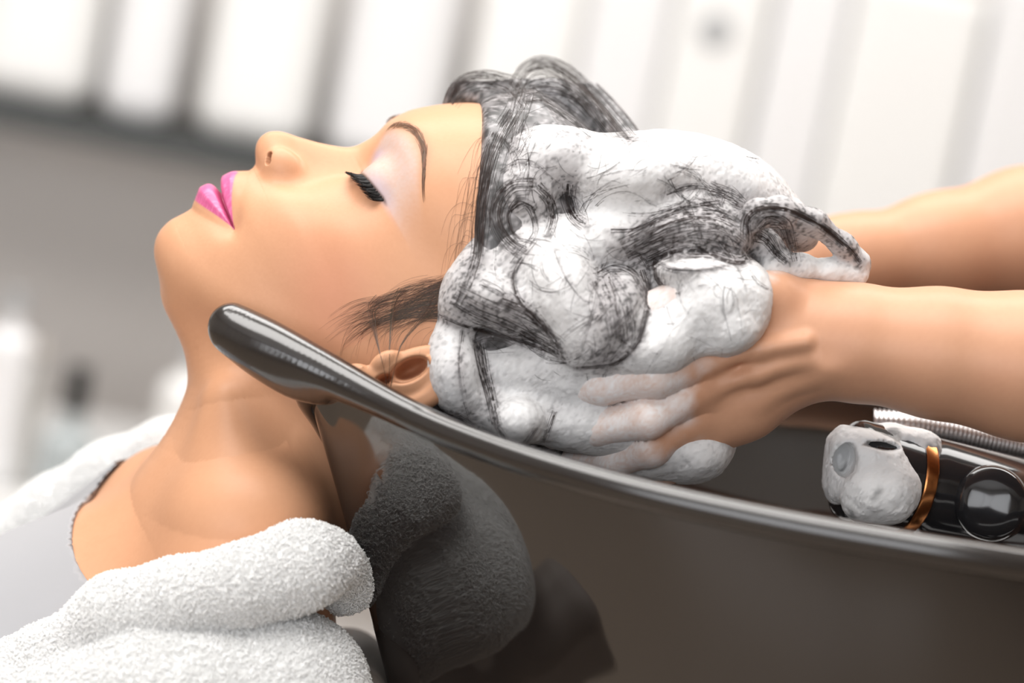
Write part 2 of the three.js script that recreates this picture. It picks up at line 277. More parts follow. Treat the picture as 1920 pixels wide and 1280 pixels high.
function faceAdd(s, h) {                          // forward displacement of the face surface
  const as = Math.abs(s); let a = 0;
  if (h > -50 && h < 26) { const n = Math.max(prof(h) - pbase(h), 0) * sstep(-50, -44, h); if (n > 0) a += n * Math.exp(-Math.pow(as / noseW(h) * 1.12, 2.3)) * sstep(25, 20, h); }
  if (h > 20 && h < 66) {                          // lips
    const T = clamp(as / LIP_S), t0 = lipTop(s), m0 = lipMid(s), l0 = lipLow(s); let hm;
    if (h < t0) hm = Math.max(28.6 - (t0 - h), 22); else if (h < m0) hm = lerp(28.6, LIP_M, (h - t0) / Math.max(m0 - t0, 0.01)); else if (h < l0) hm = lerp(LIP_M, 52.4, (h - m0) / Math.max(l0 - m0, 0.01)); else hm = 52.4 + (h - l0);
    const fade = Math.pow(Math.max(0, 1 - Math.pow(T, 2.4)), 0.6);
    a += (prof(hm) - pbase(hm)) * (h < t0 ? lerp(fade, gau(as / 15), sstep(0, 7, t0 - h)) : fade) * sstep(20, 25, h) * sstep(66, 59, h);
    a -= 3.0 * gau((h - m0) / 0.75) * sstep(LIP_S + 3, LIP_S - 3, as) + 1.2 * gau((h - m0) / 2.2) * gau(as / 20);
    a -= 4.6 * gau((as - 26) / 6.5) * gau((h - 41.5) / 6.5);
    a -= 2.2 * gau((as - 20) / 9) * gau((h - 43) / 12);
    a -= 0.9 * gau(as / 2.6) * gau((h - 24.5) / 3.2);
  }
  if (h > -75 && h < 12) {
    a -= 6.5 * gau((as - 31) / 17) * gau((h + 27) / 14);
    a -= 3.2 * gau((as - 15.5) / 7) * gau((h + 25) / 11);
    a += 2.0 * gau((as - 30) / 19) * gau((h + 52) / 9);
    a -= 0.8 * gau((as - 31) / 14) * gau((h - lashLine(as)) / 0.9);
  }
  return a;
}
const browH = table([[12, -45], [16, -46.6], [28, -53.3], [38, -56.8], [45, -56.2], [52, -51.5], [60, -43]]);
let NOS = null;                          // nostril, found on the surface below
const eyeBall = (s, f, h) => Math.hypot(Math.abs(s) - 30.5, f - 72.6, h + 31) - 14.4;
function headF(x, y, z) {
  const [s, f0, h] = toHead(x, y, z), as = Math.abs(s);
  let k = 1; if (h < H_CROWN) k = Math.sqrt(Math.max(1e-4, 1 - Math.pow((h - H_CROWN) / -76, 2)));
  const W = widthOf(h) * (h < H_CROWN ? k : 1), A = h < H_CROWN ? Math.max(Math.min(pbase(h), 100 * k + 6), 1) : pbase(h), B = backOf(h) * k;
  let f = f0; if (f > 20) f -= faceAdd(s, h) * sstep(20, 50, f);
  const n = f > 0 ? powOf(h) : 2, a = as / W, b = f > 0 ? f / A : -f / B, an = Math.pow(a, n), bn = Math.pow(b, n), q = Math.pow(an + bn, 1 / n);
  let d;
  if (q < 1e-3) d = -Math.min(W, A); else { const g = Math.pow(q, 1 - n), gx = g * Math.pow(a, n - 1) / W, gy = g * Math.pow(b, n - 1) / (f > 0 ? A : B); d = (q - 1) / Math.max(Math.hypot(gx, gy), 1 / 120); }
  if (h < -136) d = Math.max(d, -136 - h);
  // volume accents along the normal
  d -= 2.6 * gau((as - 50) / 14) * gau((h + 4) / 13) * gau((f0 - 58) / 30);        // cheekbone
  d += 1.6 * gau((as - 52) / 13) * gau((h - 36) / 16) * gau((f0 - 50) / 28);       // hollow below it
  d -= 1.8 * gau((as - 34) / 13) * gau((h - 12) / 14) * sstep(50, 75, f0);         // cheek beside the nose
  d += 1.4 * gau((as - 62) / 12) * gau((h + 38) / 12) * gau((f0 - 38) / 20);       // temple
  // eyeball below the closed lid
  if (h > -60 && h < 0 && f0 > 40) d = smin(d, eyeBall(s, f0, h), 7);
  // wings of the nose
  if (h > -14 && h < 30 && f0 > 75 && as < 34) {
    const e = (cs, cf, ch, rs, rf, rh) => { const u = (as - cs) / rs, v = (f0 - cf) / rf, w = (h - ch) / rh, k0 = Math.sqrt(u * u + v * v + w * w), k1 = Math.sqrt(u * u / rs / rs + v * v / rf / rf + w * w / rh / rh) + 1e-9; return k0 * (k0 - 1) / k1; };
    d = smin(d, e(10.8, 101, 8, 7.6, 13, 9.6), 5.0);
    d = smin(d, e(0, 112, 8, 8.5, 8.5, 8.5), 6);
    if (NOS) d = smax(d, -NOS(...fromHead(as, f0, h)), 0.8);
  }
  // under the jaw
  const pl = (f0 - 12) * -0.46 + (h - 47) * 0.888;
  d = smax(d, pl, 20);
  return d;
}
{ // nostril: a short hollow running in from the underside of the nose
  let z = 60, p = PX(501, 298, z), v = headF(...p); while (v > 0.02 && z > -20) { z -= Math.max(v * 0.5, 0.05); p = PX(501, 298, z); v = headF(...p); }
  const e = 0.3, n = [0, 1, 2].map((q) => { const a = [...p], b = [...p]; a[q] += e; b[q] -= e; return headF(...a) - headF(...b); }), l = Math.hypot(...n), hole = [[0.35, 1.5], [0, 0], [-0.35, -1.5]].map(([ox, oy]) => { const a = [p[0] - ox + n[0] / l * 2, p[1] + oy + n[1] / l * 2, p[2] + n[2] / l * 2]; return cone(a, a.map((q, i) => q - n[i] / l * 11 + (i === 1 ? 2 : 0)), 1.75, 1.9); });
  NOS = (x, y, z2) => Math.min(hole[0](x, y, z2), hole[1](x, y, z2), hole[2](x, y, z2));
}
const neckBack = cone(PX(690, 610, -14), PX(480, 990, -14), 50, 50);
const neckFront = cone(PX(518, 610, 4), PX(408, 1010, 8), 35, 38);
const trap = cone(PX(425, 755, 42), PX(458, 985, 48), 8, 38);
const trapLow = cone(PX(458, 985, 48), PX(440, 1230, 40), 38, 50);
const chestF = cone(PX(392, 1010, 8), PX(60, 1420, -30), 42, 120);
const farShoulder = cone(PX(330, 980, -35), PX(185, 1130, -140), 40, 52);
const clavicle = cone(PX(300, 965, 45), PX(225, 1020, -50), 10, 9);
const throat = rope([PXR(398, 548, 10, 24), PXR(452, 640, 8, 27), PXR(482, 740, 6, 31.5), PXR(462, 860, 7, 36), PXR(408, 1010, 8, 40)], 26);
function neckF(x, y, z) {
  let d = smin3(neckBack(x, y, z), throat(x, y, z), 44);
  d = smin3(d, Math.min(trap(x, y, z), trapLow(x, y, z)), 36);
  d = smin3(d, chestF(x, y, z), 30);
  d = smin3(d, farShoulder(x, y, z), 20);
  return d;
}
function bodyF(x, y, z) { return smin3(headF(x, y, z), neckF(x, y, z), 20); }
const SKIN = [0.63, 0.33, 0.19];
function skinColor(x, y, z) {
  const [s, f, h] = toHead(x, y, z), as = Math.abs(s); let c = [...SKIN];
  const mix = (k, t) => { t = clamp(t); for (let i = 0; i < 3; i++) c[i] = lerp(c[i], k[i], t); };
  const n = fbm(x * 0.05, y * 0.05, z * 0.05, 3) - 0.5, n2 = noise(x * 0.9, y * 0.9, z * 0.9) - 0.5;
  c[0] *= 1 + n * 0.05 + n2 * 0.03; c[1] *= 1 + n * 0.08 + n2 * 0.04; c[2] *= 1 + n * 0.1 + n2 * 0.05;
  if (f > 20 && h > -75 && h < 70) {
    mix([0.64, 0.25, 0.15], 0.5 * gau((h - 10 - (62 - f) * 0.25) / 22) * gau((f - 45) / 30) * sstep(15, 45, as));     // blusher
    // eye shadow up to the brow
    const up = (lashLine(as) - h) / Math.max(lashLine(as) - browH(as), 8), sh = sstep(-0.03, 0.05, up) * sstep(1.0, 0.72, up) * sstep(12, 21, as) * sstep(62, 48, as);
    mix([0.6, 0.49, 0.46], 0.8 * sh * (0.85 + 0.3 * n2));
    mix([0.45, 0.36, 0.52], 0.5 * sh * gau((up - 0.42) / 0.13) * gau((as - 20) / 9));
    mix([0.5, 0.44, 0.56], 0.45 * sstep(-0.12, 0, up) * sstep(0.3, 0.05, up) * gau((as - 45) / 7));
    mix([0.05, 0.035, 0.03], 0.9 * gau((h - lashLine(as)) / 0.9) * sstep(14, 17, as) * sstep(50, 47, as));
    mix([0.36, 0.2, 0.12], 0.5 * gau((browH(as) - h) / 3.2) * sstep(10, 16, as) * sstep(58, 48, as));
    // lips
    if (as < LIP_S + 1 && h > 24 && h < 57 && f > 70) {
      const a = sstep(-0.5, 0.4, h - lipTop(s)) * sstep(-0.5, 0.4, lipLow(s) - h);
      mix([0.66, 0.12, 0.29], a);
      mix([0.84, 0.3, 0.5], a * 0.35 * sstep(0.5, 0.85, noise(s * 1.6, h * 0.5, 3)));
      mix([0.3, 0.02, 0.07], a * gau((h - lipMid(s)) / 0.7));
    }
  }
  return c;
}

// rings: planes swept from crown to chest, rays towards the centre line
const RINGS = [];
{
  const add = (h, f) => RINGS.push({ c: fromHead(0, f, h), a: 0 });
  for (let h = -134; h < -76; h += 2.2) add(h, 30);
  for (let h = -76; h < -50; h += 0.9) add(h, 32);
  for (let h = -50; h < 66; h += 0.42) add(h, 36);
}
function buildBody() {
  const NT = 420, pos = [], idx = [], TH = [];
  { // denser towards the front and the near side of the face
    const w = (t) => 0.35 + 1.6 * gau((t - 0.35) / 1.0) + 0.5 * gau(t / 0.3); let acc = [0]; const K = 4000;
    for (let i = 1; i <= K; i++) { const t = (i / K * 2 - 1) * Math.PI; acc.push(acc[i - 1] + w(t)); }
    let j = 0; for (let i = 0; i < NT; i++) { const goal = i / NT * acc[K]; while (acc[j + 1] < goal) j++; TH.push(((j + (goal - acc[j]) / (acc[j + 1] - acc[j])) / K * 2 - 1) * Math.PI); }
  }
  const prev = new Float32Array(NT).fill(-1);
  RINGS.forEach((R, ri) => {
    const an = lerp(0, 32 * Math.PI / 180, R.a), ca = Math.cos(an), sa = Math.sin(an);
    // front direction turned from the face's front to the throat's front
    const fr = [EF[0] * ca - EF[1] * sa, EF[0] * sa + EF[1] * ca, EF[2] * (1 - R.a)], l = Math.hypot(...fr); for (let q = 0; q < 3; q++) fr[q] /= l;
    const sd = [ES[0], ES[1], ES[2]], dt = sd[0] * fr[0] + sd[1] * fr[1] + sd[2] * fr[2]; for (let q = 0; q < 3; q++) sd[q] -= dt * fr[q]; const l2 = Math.hypot(...sd); for (let q = 0; q < 3; q++) sd[q] /= l2;
    for (let j = 0; j < NT; j++) {
      const c = Math.cos(TH[j]), s = Math.sin(TH[j]), dx = fr[0] * c + sd[0] * s, dy = fr[1] * c + sd[1] * s, dz = fr[2] * c + sd[2] * s;
      const at = (r) => bodyF(R.c[0] + dx * r, R.c[1] + dy * r, R.c[2] + dz * r);
      let hi = prev[j] > 0 ? Math.min(prev[j] + 14, 190) : 150, lo = hi, v = at(hi);
      if (v < 0 && prev[j] > 0) { hi = 190; v = at(hi); }
      lo = hi;
      while (v > 0 && lo > 0.5) { hi = lo; lo -= clamp(v * 0.55, 0.5, 8); v = at(Math.max(lo, 0.2)); }
      lo = Math.max(lo, 0.2);
      for (let it = 0; it < 14; it++) { const m = (lo + hi) / 2; if (at(m) > 0) hi = m; else lo = m; }
      const r = (lo + hi) / 2; prev[j] = r; pos.push(R.c[0] + dx * r, R.c[1] + dy * r, R.c[2] + dz * r);
      if (ri) { const j2 = (j + 1) % NT, A = (ri - 1) * NT + j, B = (ri - 1) * NT + j2; idx.push(A, A + NT, B, B, A + NT, B + NT); }
    }
  });
  const head = finish(bodyF, pos, idx, { project: 0, color: skinColor, eps: 0.18, rough: 0.05, roughScale: 1.3 });
  // neck, chest and shoulders continue the same surface below the last ring
  const E = RINGS[RINGS.length - 1], an = E.a * 32 * Math.PI / 180, dn = [ED[0] * Math.cos(an) - ED[1] * Math.sin(an), ED[0] * Math.sin(an) + ED[1] * Math.cos(an)];
  const below = (x, y) => (x - E.c[0]) * dn[0] + (y - E.c[1]) * dn[1];
  const neckC = (x, y, z) => bodyF(x, y, z) + 0.06 * sstep(0, -0.8, below(x, y));
  const g = nets(neckC, [-250, -215, -190], [-25, 60, 150], 1.6, { project: 3, color: skinColor, eps: 0.3, rough: 0.05, roughScale: 1.3 });
  // the nose is meshed finer, so that the nostril is a real hollow
  const inNose = (x, y, z, m) => { const [s, f, h] = toHead(x, y, z); return Math.abs(s) < 24 - m && f > 88 + m && h > -4 + m && h < 22 - m; };
  const nLo = [1e9, 1e9, 1e9], nHi = [-1e9, -1e9, -1e9]; for (const s of [-25, 25]) for (const f of [87, 128]) for (const h of [-5, 23]) fromHead(s, f, h).forEach((v, q) => { nLo[q] = Math.min(nLo[q], v); nHi[q] = Math.max(nHi[q], v); });
  const nose = nets((x, y, z) => bodyF(x, y, z) + (inNose(x, y, z, 1.6) ? 0 : 0.05), nLo, nHi, 0.55, { project: 0, color: skinColor, eps: 0.18, rough: 0.05, roughScale: 1.3 });
  const trim = (q, test) => { const ix = q.index.array, gp = q.attributes.position.array, keep = []; for (let i = 0; i < ix.length; i += 3) if (test(...[0, 1, 2].map((k) => gp.subarray(ix[i + k] * 3, ix[i + k] * 3 + 3)))) keep.push(ix[i], ix[i + 1], ix[i + 2]); q.setIndex(keep); };
  trim(nose, (a, b, c) => inNose(...a, 0.2) && inNose(...b, 0.2) && inNose(...c, 0.2));
  { const inEar = (p) => { if (p[2] < 40) return false; const w = earUV(...p); return Math.hypot(w[0] / 19, (w[1] + 1) / 10) < 1; }; trim(head, (a, b, c) => !(inEar(a) && inEar(b) && inEar(c))); }
  trim(head, (a, b, c) => !(inNose(...a, 1.4) && inNose(...b, 1.4) && inNose(...c, 1.4)));
  const ix = g.index.array, gp = g.attributes.position.array, keep = [];
  for (let i = 0; i < ix.length; i += 3) if (below(gp[ix[i] * 3], gp[ix[i] * 3 + 1]) > -1.4) keep.push(ix[i], ix[i + 1], ix[i + 2]);
  g.setIndex(keep);
  return mergeGeometries([head, g, nose]);
}
// the near ear
const EAR_C = PX(757, 706, 74), EAR_A = Math.atan2(-0.44, -0.9);
const earUV = (x, y, z) => { const dx = x - EAR_C[0], dy = y - EAR_C[1], ca = Math.cos(EAR_A), sa = Math.sin(EAR_A), u = dx * ca + dy * sa, v = -dx * sa + dy * ca; return [u, v, z - EAR_C[2] + v * 0.25 + u * 0.04]; };
function earPit(u, v, w) {
  const E = (cu, cv, cw, ru, rv, rw) => { const a = (u - cu) / ru, b = (v - cv) / rv, c = (w - cw) / rw, k0 = Math.sqrt(a * a + b * b + c * c), k1 = Math.sqrt(a * a / ru / ru + b * b / rv / rv + c * c / rw / rw) + 1e-9; return k0 * (k0 - 1) / k1; };
  return smin(E(-4, -1.6, 0, 9, 4.6, 24), E(9, -2.2, 0, 4, 2.4, 18), 2);
}
function earF(x, y, z) {
  const dx = x - EAR_C[0], dy = y - EAR_C[1], ca = Math.cos(EAR_A), sa = Math.sin(EAR_A), u = dx * ca + dy * sa, v = (-dx * sa + dy * ca), w = z - EAR_C[2] + v * 0.25 + u * 0.04; // u to the lobe, v to the back of the head
  const E = (cu, cv, cw, ru, rv, rw) => { const a = (u - cu) / ru, b = (v - cv) / rv, c = (w - cw) / rw, k0 = Math.sqrt(a * a + b * b + c * c), k1 = Math.sqrt(a * a / ru / ru + b * b / rv / rv + c * c / rw / rw) + 1e-9; return k0 * (k0 - 1) / k1; };
  let d = E(0, 3.5, 1, 28, 14.5, 6);                                    // shell
  d = smin(d, E(21, -5, 3, 10.5, 11, 6), 4);                          // lobe
  const ring = Math.hypot(u * 0.6 + 1, v); d = smin(d, Math.hypot((ring - 15.6), (w - 6)) - 3.0 + 4 * sstep(-2, -9, v) + 4 * sstep(-10, -20, u), 3); // helix
  const ring2 = Math.hypot((u + 2) * 0.62, v - 2.5); d = smin(d, Math.hypot(ring2 - 9.8, w - 6) - 2.0 + 4 * sstep(0, -6, v), 3);  // antihelix
  d = smin(d, E(4, -10.5, 2.5, 7, 4, 4), 3);                      // tragus
  d = smax(d, -earPit(u, v, w), 2.2); //                  // concha
  //                     // below the tragus
  return d;
}
function earGeo() { const c = EAR_C, base = (x, y, z) => smin(earF(x, y, z), bodyF(x, y, z) + 0.15, 3.5), F = (x, y, z) => { const q = earUV(x, y, z); return smax(base(x, y, z), -earPit(...q), 2); };
  const g = nets(F, [c[0] - 36, c[1] - 34, 40], [c[0] + 36, c[1] + 34, 100], 0.8, { project: 2, color: skinColor, eps: 0.15 });
  const ix = g.index.array, gp = g.attributes.position.array, keep = []; for (let i = 0; i < ix.length; i += 3) { const q = ix[i] * 3; const w = earUV(gp[q], gp[q + 1], gp[q + 2]); if (bodyF(gp[q], gp[q + 1], gp[q + 2]) > 0.02 || Math.hypot(w[0] / 21, (w[1] + 1) / 11.5) < 1) keep.push(ix[i], ix[i + 1], ix[i + 2]); } g.setIndex(keep); return g; }
const mSkin = std({ vertexColors: true, roughness: 0.42, specularIntensity: 0.55, sheen: 0.25, sheenColor: new THREE.Color(1, 0.75, 0.6), sheenRoughness: 0.5 });
const woman = thing('person', 'reclining woman with closed eyes, pink lips and lathered dark hair', 'person', PX(250, 1250, 0));
const bodyGeo = mergeGeometries([buildBody(), earGeo()]);
{ // lip triangles get the glossier lipstick finish
  const ix = bodyGeo.index.array, gp = bodyGeo.attributes.position.array, a = [], b = [];
  for (let i = 0; i < ix.length; i += 3) { const q = ix[i] * 3, [s, f, h] = toHead(gp[q], gp[q + 1], gp[q + 2]); (f > 70 && Math.abs(s) < LIP_S && h > lipTop(s) && h < lipLow(s) ? b : a).push(ix[i], ix[i + 1], ix[i + 2]); }
  bodyGeo.setIndex([...[a, b].map((q) => Uint32Array.from(q)).reduce((m, q) => { const r = new Uint32Array(m.length + q.length); r.set(m); r.set(q, m.length); return r; })]);
  bodyGeo.addGroup(0, a.length, 0); bodyGeo.addGroup(a.length, b.length, 1);
}
const mLips = std({ vertexColors: true, roughness: 0.33, specularIntensity: 1 });
part('body', bodyGeo, [mSkin, mLips], woman, 'tan bare skin of face, throat and shoulder');
console.log('body done');
// ------------------------------------------------------------------ black wash basin with the neck rest
const mBasin = std({ color: new THREE.Color(0.014, 0.011, 0.01), roughness: 0.06, ior: 1.62, clearcoat: 1, clearcoatRoughness: 0.03 });
const mRim = std({ color: new THREE.Color(0.014, 0.011, 0.01), roughness: 0.2, ior: 1.62, clearcoat: 0.6, clearcoatRoughness: 0.16 });
const basin = thing('hair_wash_basin', 'glossy black hair wash basin with a horn-shaped neck rest', 'basin', PX(1500, 1560, -10));
const RIM = [[705, 965, -10], [692, 935, 10], [655, 865, 32], [606, 785, 54], [578, 738, 72], [618, 722, 84], [700, 750, 100], [850, 815, 122], [1000, 868, 142], [1200, 925, 163], [1400, 970, 178], [1600, 1008, 186], [1920, 1060, 190], [2300, 1115, 172], [2600, 1150, 110], [2720, 1160, -10]];
const FOOT = [[800, 1450, -10], [796, 1450, 8], [785, 1445, 16], [770, 1440, 22], [768, 1442, 26], [800, 1450, 30], [930, 1470, 44], [1040, 1485, 64], [1150, 1500, 86], [1300, 1520, 114], [1460, 1540, 125], [1620, 1560, 130], [1900, 1590, 132], [2200, 1620, 118], [2420, 1640, 76], [2500, 1650, -10]];
const KNEE = [[745, 1200, -10], [735, 1160, 8], [712, 1110, 24], [686, 1060, 42], [670, 1035, 57], [712, 1050, 68], [830, 1100, 84], [955, 1150, 106], [1080, 1190, 127], [1260, 1230, 149], [1430, 1270, 164], [1610, 1300, 172], [1910, 1350, 176], [2260, 1390, 158], [2520, 1420, 100], [2620, 1430, -10]];
const loopOf = (pts, n = 360) => { const a = pts.map((p) => PX(...p)), b = a.slice(1, -1).reverse().map((p) => { const w = toWorld(p), c = toWorld(PX(1300, 1000, -14)).z; w.z = 2 * c - w.z; return w.applyMatrix4(MI).toArray(); }), all = [...a, ...b]; const m = all.length, ext = [all[m - 1], ...all, all[0], all[1]], s = spline(ext, (n) * (ext.length - 1) / m + 1 | 0); const out = [];
  for (let i = 0; i < n; i++) { const u = i / n * m, k = Math.floor(u), t = u - k, g = (q) => all[(k + q + m) % m], o = []; for (let j = 0; j < 3; j++) { const A = g(-1)[j], B = g(0)[j], C = g(1)[j], E = g(2)[j]; o.push(0.5 * (2 * B + (C - A) * t + (2 * A - 5 * B + 4 * C - E) * t * t + (3 * B - A - 3 * C + E) * t * t * t)); } out.push(o); } return out; };
function loft(rows, close = true) {               // rows of equal point loops -> smooth surface
  const m = rows.length, n = rows[0].length, p = [], idx = [];
  for (const r of rows) for (const q of r) p.push(...q);
  for (let i = 0; i < m - 1; i++) for (let j = 0; j < (close ? n : n - 1); j++) { const a = i * n + j, b = i * n + (j + 1) % n; idx.push(a, a + n, b, b, a + n, b + n); }
  const g = new THREE.BufferGeometry(); g.setAttribute('position', new THREE.Float32BufferAttribute(p, 3)); g.setIndex(idx); g.computeVertexNormals(); return g;
}
{
  const NL = 380, rim = loopOf(RIM, NL), foot = loopOf(FOOT, NL), knee = loopOf(KNEE, NL);
  const cen = PX(1560, 1010, -10), rows = [], inner = [];
  const sub = (a, b) => [a[0] - b[0], a[1] - b[1], a[2] - b[2]], nrm = (a) => { const l = Math.hypot(...a) || 1; return a.map((x) => x / l); }, crs = (a, b) => [a[1] * b[2] - a[2] * b[1], a[2] * b[0] - a[0] * b[2], a[0] * b[1] - a[1] * b[0]];
  for (let v = 0; v <= 44; v++) { const t = v / 44, A = (1 - t) * (1 - t), B = 2 * t * (1 - t), C = t * t; rows.push(rim.map((p, i) => [0, 1, 2].map((q) => A * p[q] + B * knee[i][q] + C * foot[i][q]))); }
  const outer = loft(rows);
  // bottom plate
  const fc = PX(1600, 1565, -10); rows.length = 0; rows.push(foot, foot.map((p) => p.map((x, q) => lerp(x, fc[q], 0.98)))); const bottom = loft(rows);
  // inside of the bowl
  const bowlC = PX(1640, 1330, -10);
  for (let v = 0; v <= 26; v++) { const t = v / 26, e = Math.sin(t * Math.PI / 2), dn = 1 - Math.cos(t * Math.PI / 2); inner.push(rim.map((p) => { const q = [lerp(p[0], bowlC[0], 0.02 + dn * 0.95), 0, lerp(p[2], -10, 0.05 + dn * 0.93)]; q[1] = lerp(p[1], bowlC[1], e * 0.99); return q; })); }
  part('bowl', mergeGeometries([outer, bottom, loft(inner)]), mBasin, basin, 'glossy black bowl');
  // rolled rim
  const bead = [];
  for (let k = 0; k <= 20; k++) { const a = k / 20 * Math.PI * 2; bead.push(rim.map((p, i) => { const t = nrm(sub(rim[(i + 1) % NL], rim[(i + NL - 1) % NL])), d = nrm(sub(knee[i], p)), o = nrm(crs(t, d)), u = nrm(crs(o, t)), r = 6.4; return [0, 1, 2].map((q) => p[q] + r * (Math.cos(a) * o[q] * 0.95 + Math.sin(a) * u[q] * 1.05)); })); }
  part('rim', loft(bead), mRim, basin, 'rolled black rim');
  // the two horns beside the neck
  const hornP = [[850, 812, 121, 6], [740, 763, 106, 7], [640, 714, 94, 9], [560, 676, 86, 11], [490, 640, 79, 11.6], [434, 609, 73, 10.2]];
  const near = rope(hornP.map((p) => PXR(...p)), 40), web = rope([[612, 730, 84, 7], [585, 722, 82, 8.5], [545, 704, 80, 9.5], [490, 668, 78, 9.5], [440, 628, 74, 9]].map((p) => PXR(...p)), 16), hornF = (x, y, z) => smin(near(x, y, z), web(x, y, z), 8);
  const hg = nets(hornF, [PX(380, 0, 0)[0], PX(0, 860, 0)[1], 40], [PX(900, 0, 0)[0], PX(0, 560, 0)[1], 125], 1.2, { project: 3, eps: 0.2 });
  const far = hg.clone(), fp = far.attributes.position, fn = far.attributes.normal, zc = toWorld(PX(1300, 1000, -14)).z, v = new THREE.Vector3(), TI = TURN.clone().invert();
  for (let i = 0; i < fp.count; i++) { v.fromBufferAttribute(fp, i).applyMatrix4(M); v.z = 2 * zc - v.z; v.applyMatrix4(MI); fp.setXYZ(i, v.x, v.y, v.z); v.fromBufferAttribute(fn, i).applyMatrix4(TURN); v.z *= -1; v.applyMatrix4(TI); fn.setXYZ(i, v.x, v.y, v.z); }
  { const ix = far.index.array; for (let i = 0; i < ix.length; i += 3) { const q = ix[i]; ix[i] = ix[i + 1]; ix[i + 1] = q; } }
  part('neck_rest_horn', hg, mRim, basin, 'rounded black horn of the neck rest'); part('neck_rest_horn', far, mRim, basin, 'rounded black horn behind the neck');
}
// tap body inside the basin
const mChrome = std({ color: new THREE.Color(0.55, 0.53, 0.53), metalness: 1, roughness: 0.34 }), mBlackGloss = std({ color: new THREE.Color(0.02, 0.02, 0.022), roughness: 0.12, clearcoat: 0.5 });
const tap = thing('mixer_tap', 'black and chrome mixer tap with foam on its end, inside the basin', 'tap', PX(1760, 1010, -10));
const tube = (pts, r, n = 60, s = 16) => new THREE.TubeGeometry(new THREE.CatmullRomCurve3(pts.map((p) => new THREE.Vector3(...p))), n, r, s);
function lathe(profile, from, dir, seg = 48) {    // profile [[r, t]...] along dir from a point
  const g = new THREE.LatheGeometry(profile.map((p) => new THREE.Vector2(p[0], p[1])), seg), q = new THREE.Quaternion().setFromUnitVectors(new THREE.Vector3(0, 1, 0), new THREE.Vector3(...dir).normalize());
  return g.applyQuaternion(q).translate(...from);
}
{
  const dir = [0.93, -0.22, -0.28], from = PX(1585, 878, 30);
  part('tap_body', lathe([[0, 0], [20, 0], [23.5, 2], [24.5, 5], [24.5, 30], [22, 33], [22, 40], [24.5, 43], [24.5, 110], [0, 112]], from, dir), mBlackGloss, tap, 'black tap body');
  part('copper_ring', lathe([[24.8, 30.5], [25.6, 31.5], [25.6, 36], [24.8, 37]], from, dir), std({ color: new THREE.Color(0.55, 0.22, 0.08), metalness: 1, roughness: 0.25 }), tap, 'copper ring');
  part('knob', lathe([[0, 26], [10, 25.5], [16, 23], [18, 18], [18, 0], [20, -4]], PX(1862, 945, 22), [-0.25, 0.1, 1]), mBlackGloss, tap, 'round black knob');
  const hose = thing('shower_hose', 'shiny metal shower hose lying behind the tap', 'hose', PX(1760, 830, -20));
  const pts = [[1640, 792, -12], [1700, 795, -10], [1780, 808, -12], [1860, 826, -18], [1960, 850, -30], [2080, 900, -50]].map((p) => PX(...p));
  part('hose', tube(pts, 6.2, 90, 14), mChrome, hose);
  const c = new THREE.CatmullRomCurve3(pts.map((p) => new THREE.Vector3(...p))), rings = [];
  for (let i = 0; i < 60; i++) { const u = i / 60, p = c.getPointAt(u), d = c.getTangentAt(u); rings.push(new THREE.TorusGeometry(6.3, 0.8, 6, 18).applyQuaternion(new THREE.Quaternion().setFromUnitVectors(new THREE.Vector3(0, 0, 1), d)).translate(p.x, p.y, p.z)); }
  part('hose_winding', mergeGeometries(rings), mChrome, hose, 'ribbed metal winding', 'stuff');
}
console.log('basin done');
// ------------------------------------------------------------------ the hairdresser's two arms and hands
const washer = thing('person', "hairdresser's two bare arms, hands working lather into the dark hair", 'person', PX(2300, 900, 0));
const foreNear = chain([PXR(1500, 628, 66, 22.5), PXR(1600, 642, 68, 24.5), PXR(1760, 662, 72, 27.5), PXR(1920, 686, 74, 31.5), PXR(2150, 720, 70, 36), PXR(2500, 760, 40, 38)], 14);
const upperNear = chain([PXR(2500, 760, 40, 38), PXR(3000, 330, 60, 46)], 10);
const palmN = (() => { const a = ell(PX(1405, 640, 62), [34, 27, 13.5], 0.62), b = ell(PX(1330, 720, 62), [29, 25, 12], 0.75); return (x, y, z) => smin(a(x, y, z), b(x, y, z), 16); })();
const ulnar = chain([PXR(1500, 690, 58, 15), PXR(1400, 762, 54, 13.5), PXR(1320, 815, 48, 11.5)], 10);
const FING_N = [
  [[1330, 672, 74, 10.2], [1230, 705, 84, 9.6], [1130, 722, 76, 8.6], [1040, 722, 62, 7.6]],
  [[1305, 728, 72, 10.2], [1215, 782, 78, 9.6], [1120, 800, 66, 8.6], [1040, 812, 52, 7.6]],
  [[1300, 775, 64, 9.6], [1220, 838, 66, 9], [1150, 862, 54, 8.2], [1080, 862, 42, 7.2]],
  [[1315, 812, 52, 8.6], [1255, 872, 50, 8], [1195, 898, 40, 7.2], [1140, 900, 30, 6.4]],
  [[1450, 560, 76, 13], [1370, 548, 84, 11], [1280, 560, 88, 9.6], [1200, 590, 84, 8.4]],
].map((f) => chain(f.map((p) => PXR(...p)), 4));
const TEND = [[[1520, 668, 86], [1420, 700, 80], [1330, 730, 76]], [[1510, 640, 90], [1420, 655, 84], [1335, 680, 82]], [[1530, 700, 80], [1420, 748, 70], [1310, 792, 64]]].map((t) => chain(t.map((p) => PXR(...p, 3.2)), 6));
function nearArm(x, y, z) {
  let d = smin(foreNear(x, y, z), upperNear(x, y, z), 16);
  d = smin(d, palmN(x, y, z), 20); d = smin(d, ulnar(x, y, z), 12);
  let f = 1e3; for (const q of FING_N) f = Math.min(f, q(x, y, z));
  d = smin(d, f, 7);
  for (const q of TEND) d = smin(d, q(x, y, z), 5);
  d -= 2.2 * gau((x - PX(1545, 700, 80)[0]) / 9) * gau((y - PX(1545, 700, 80)[1]) / 7);
  return d;
}
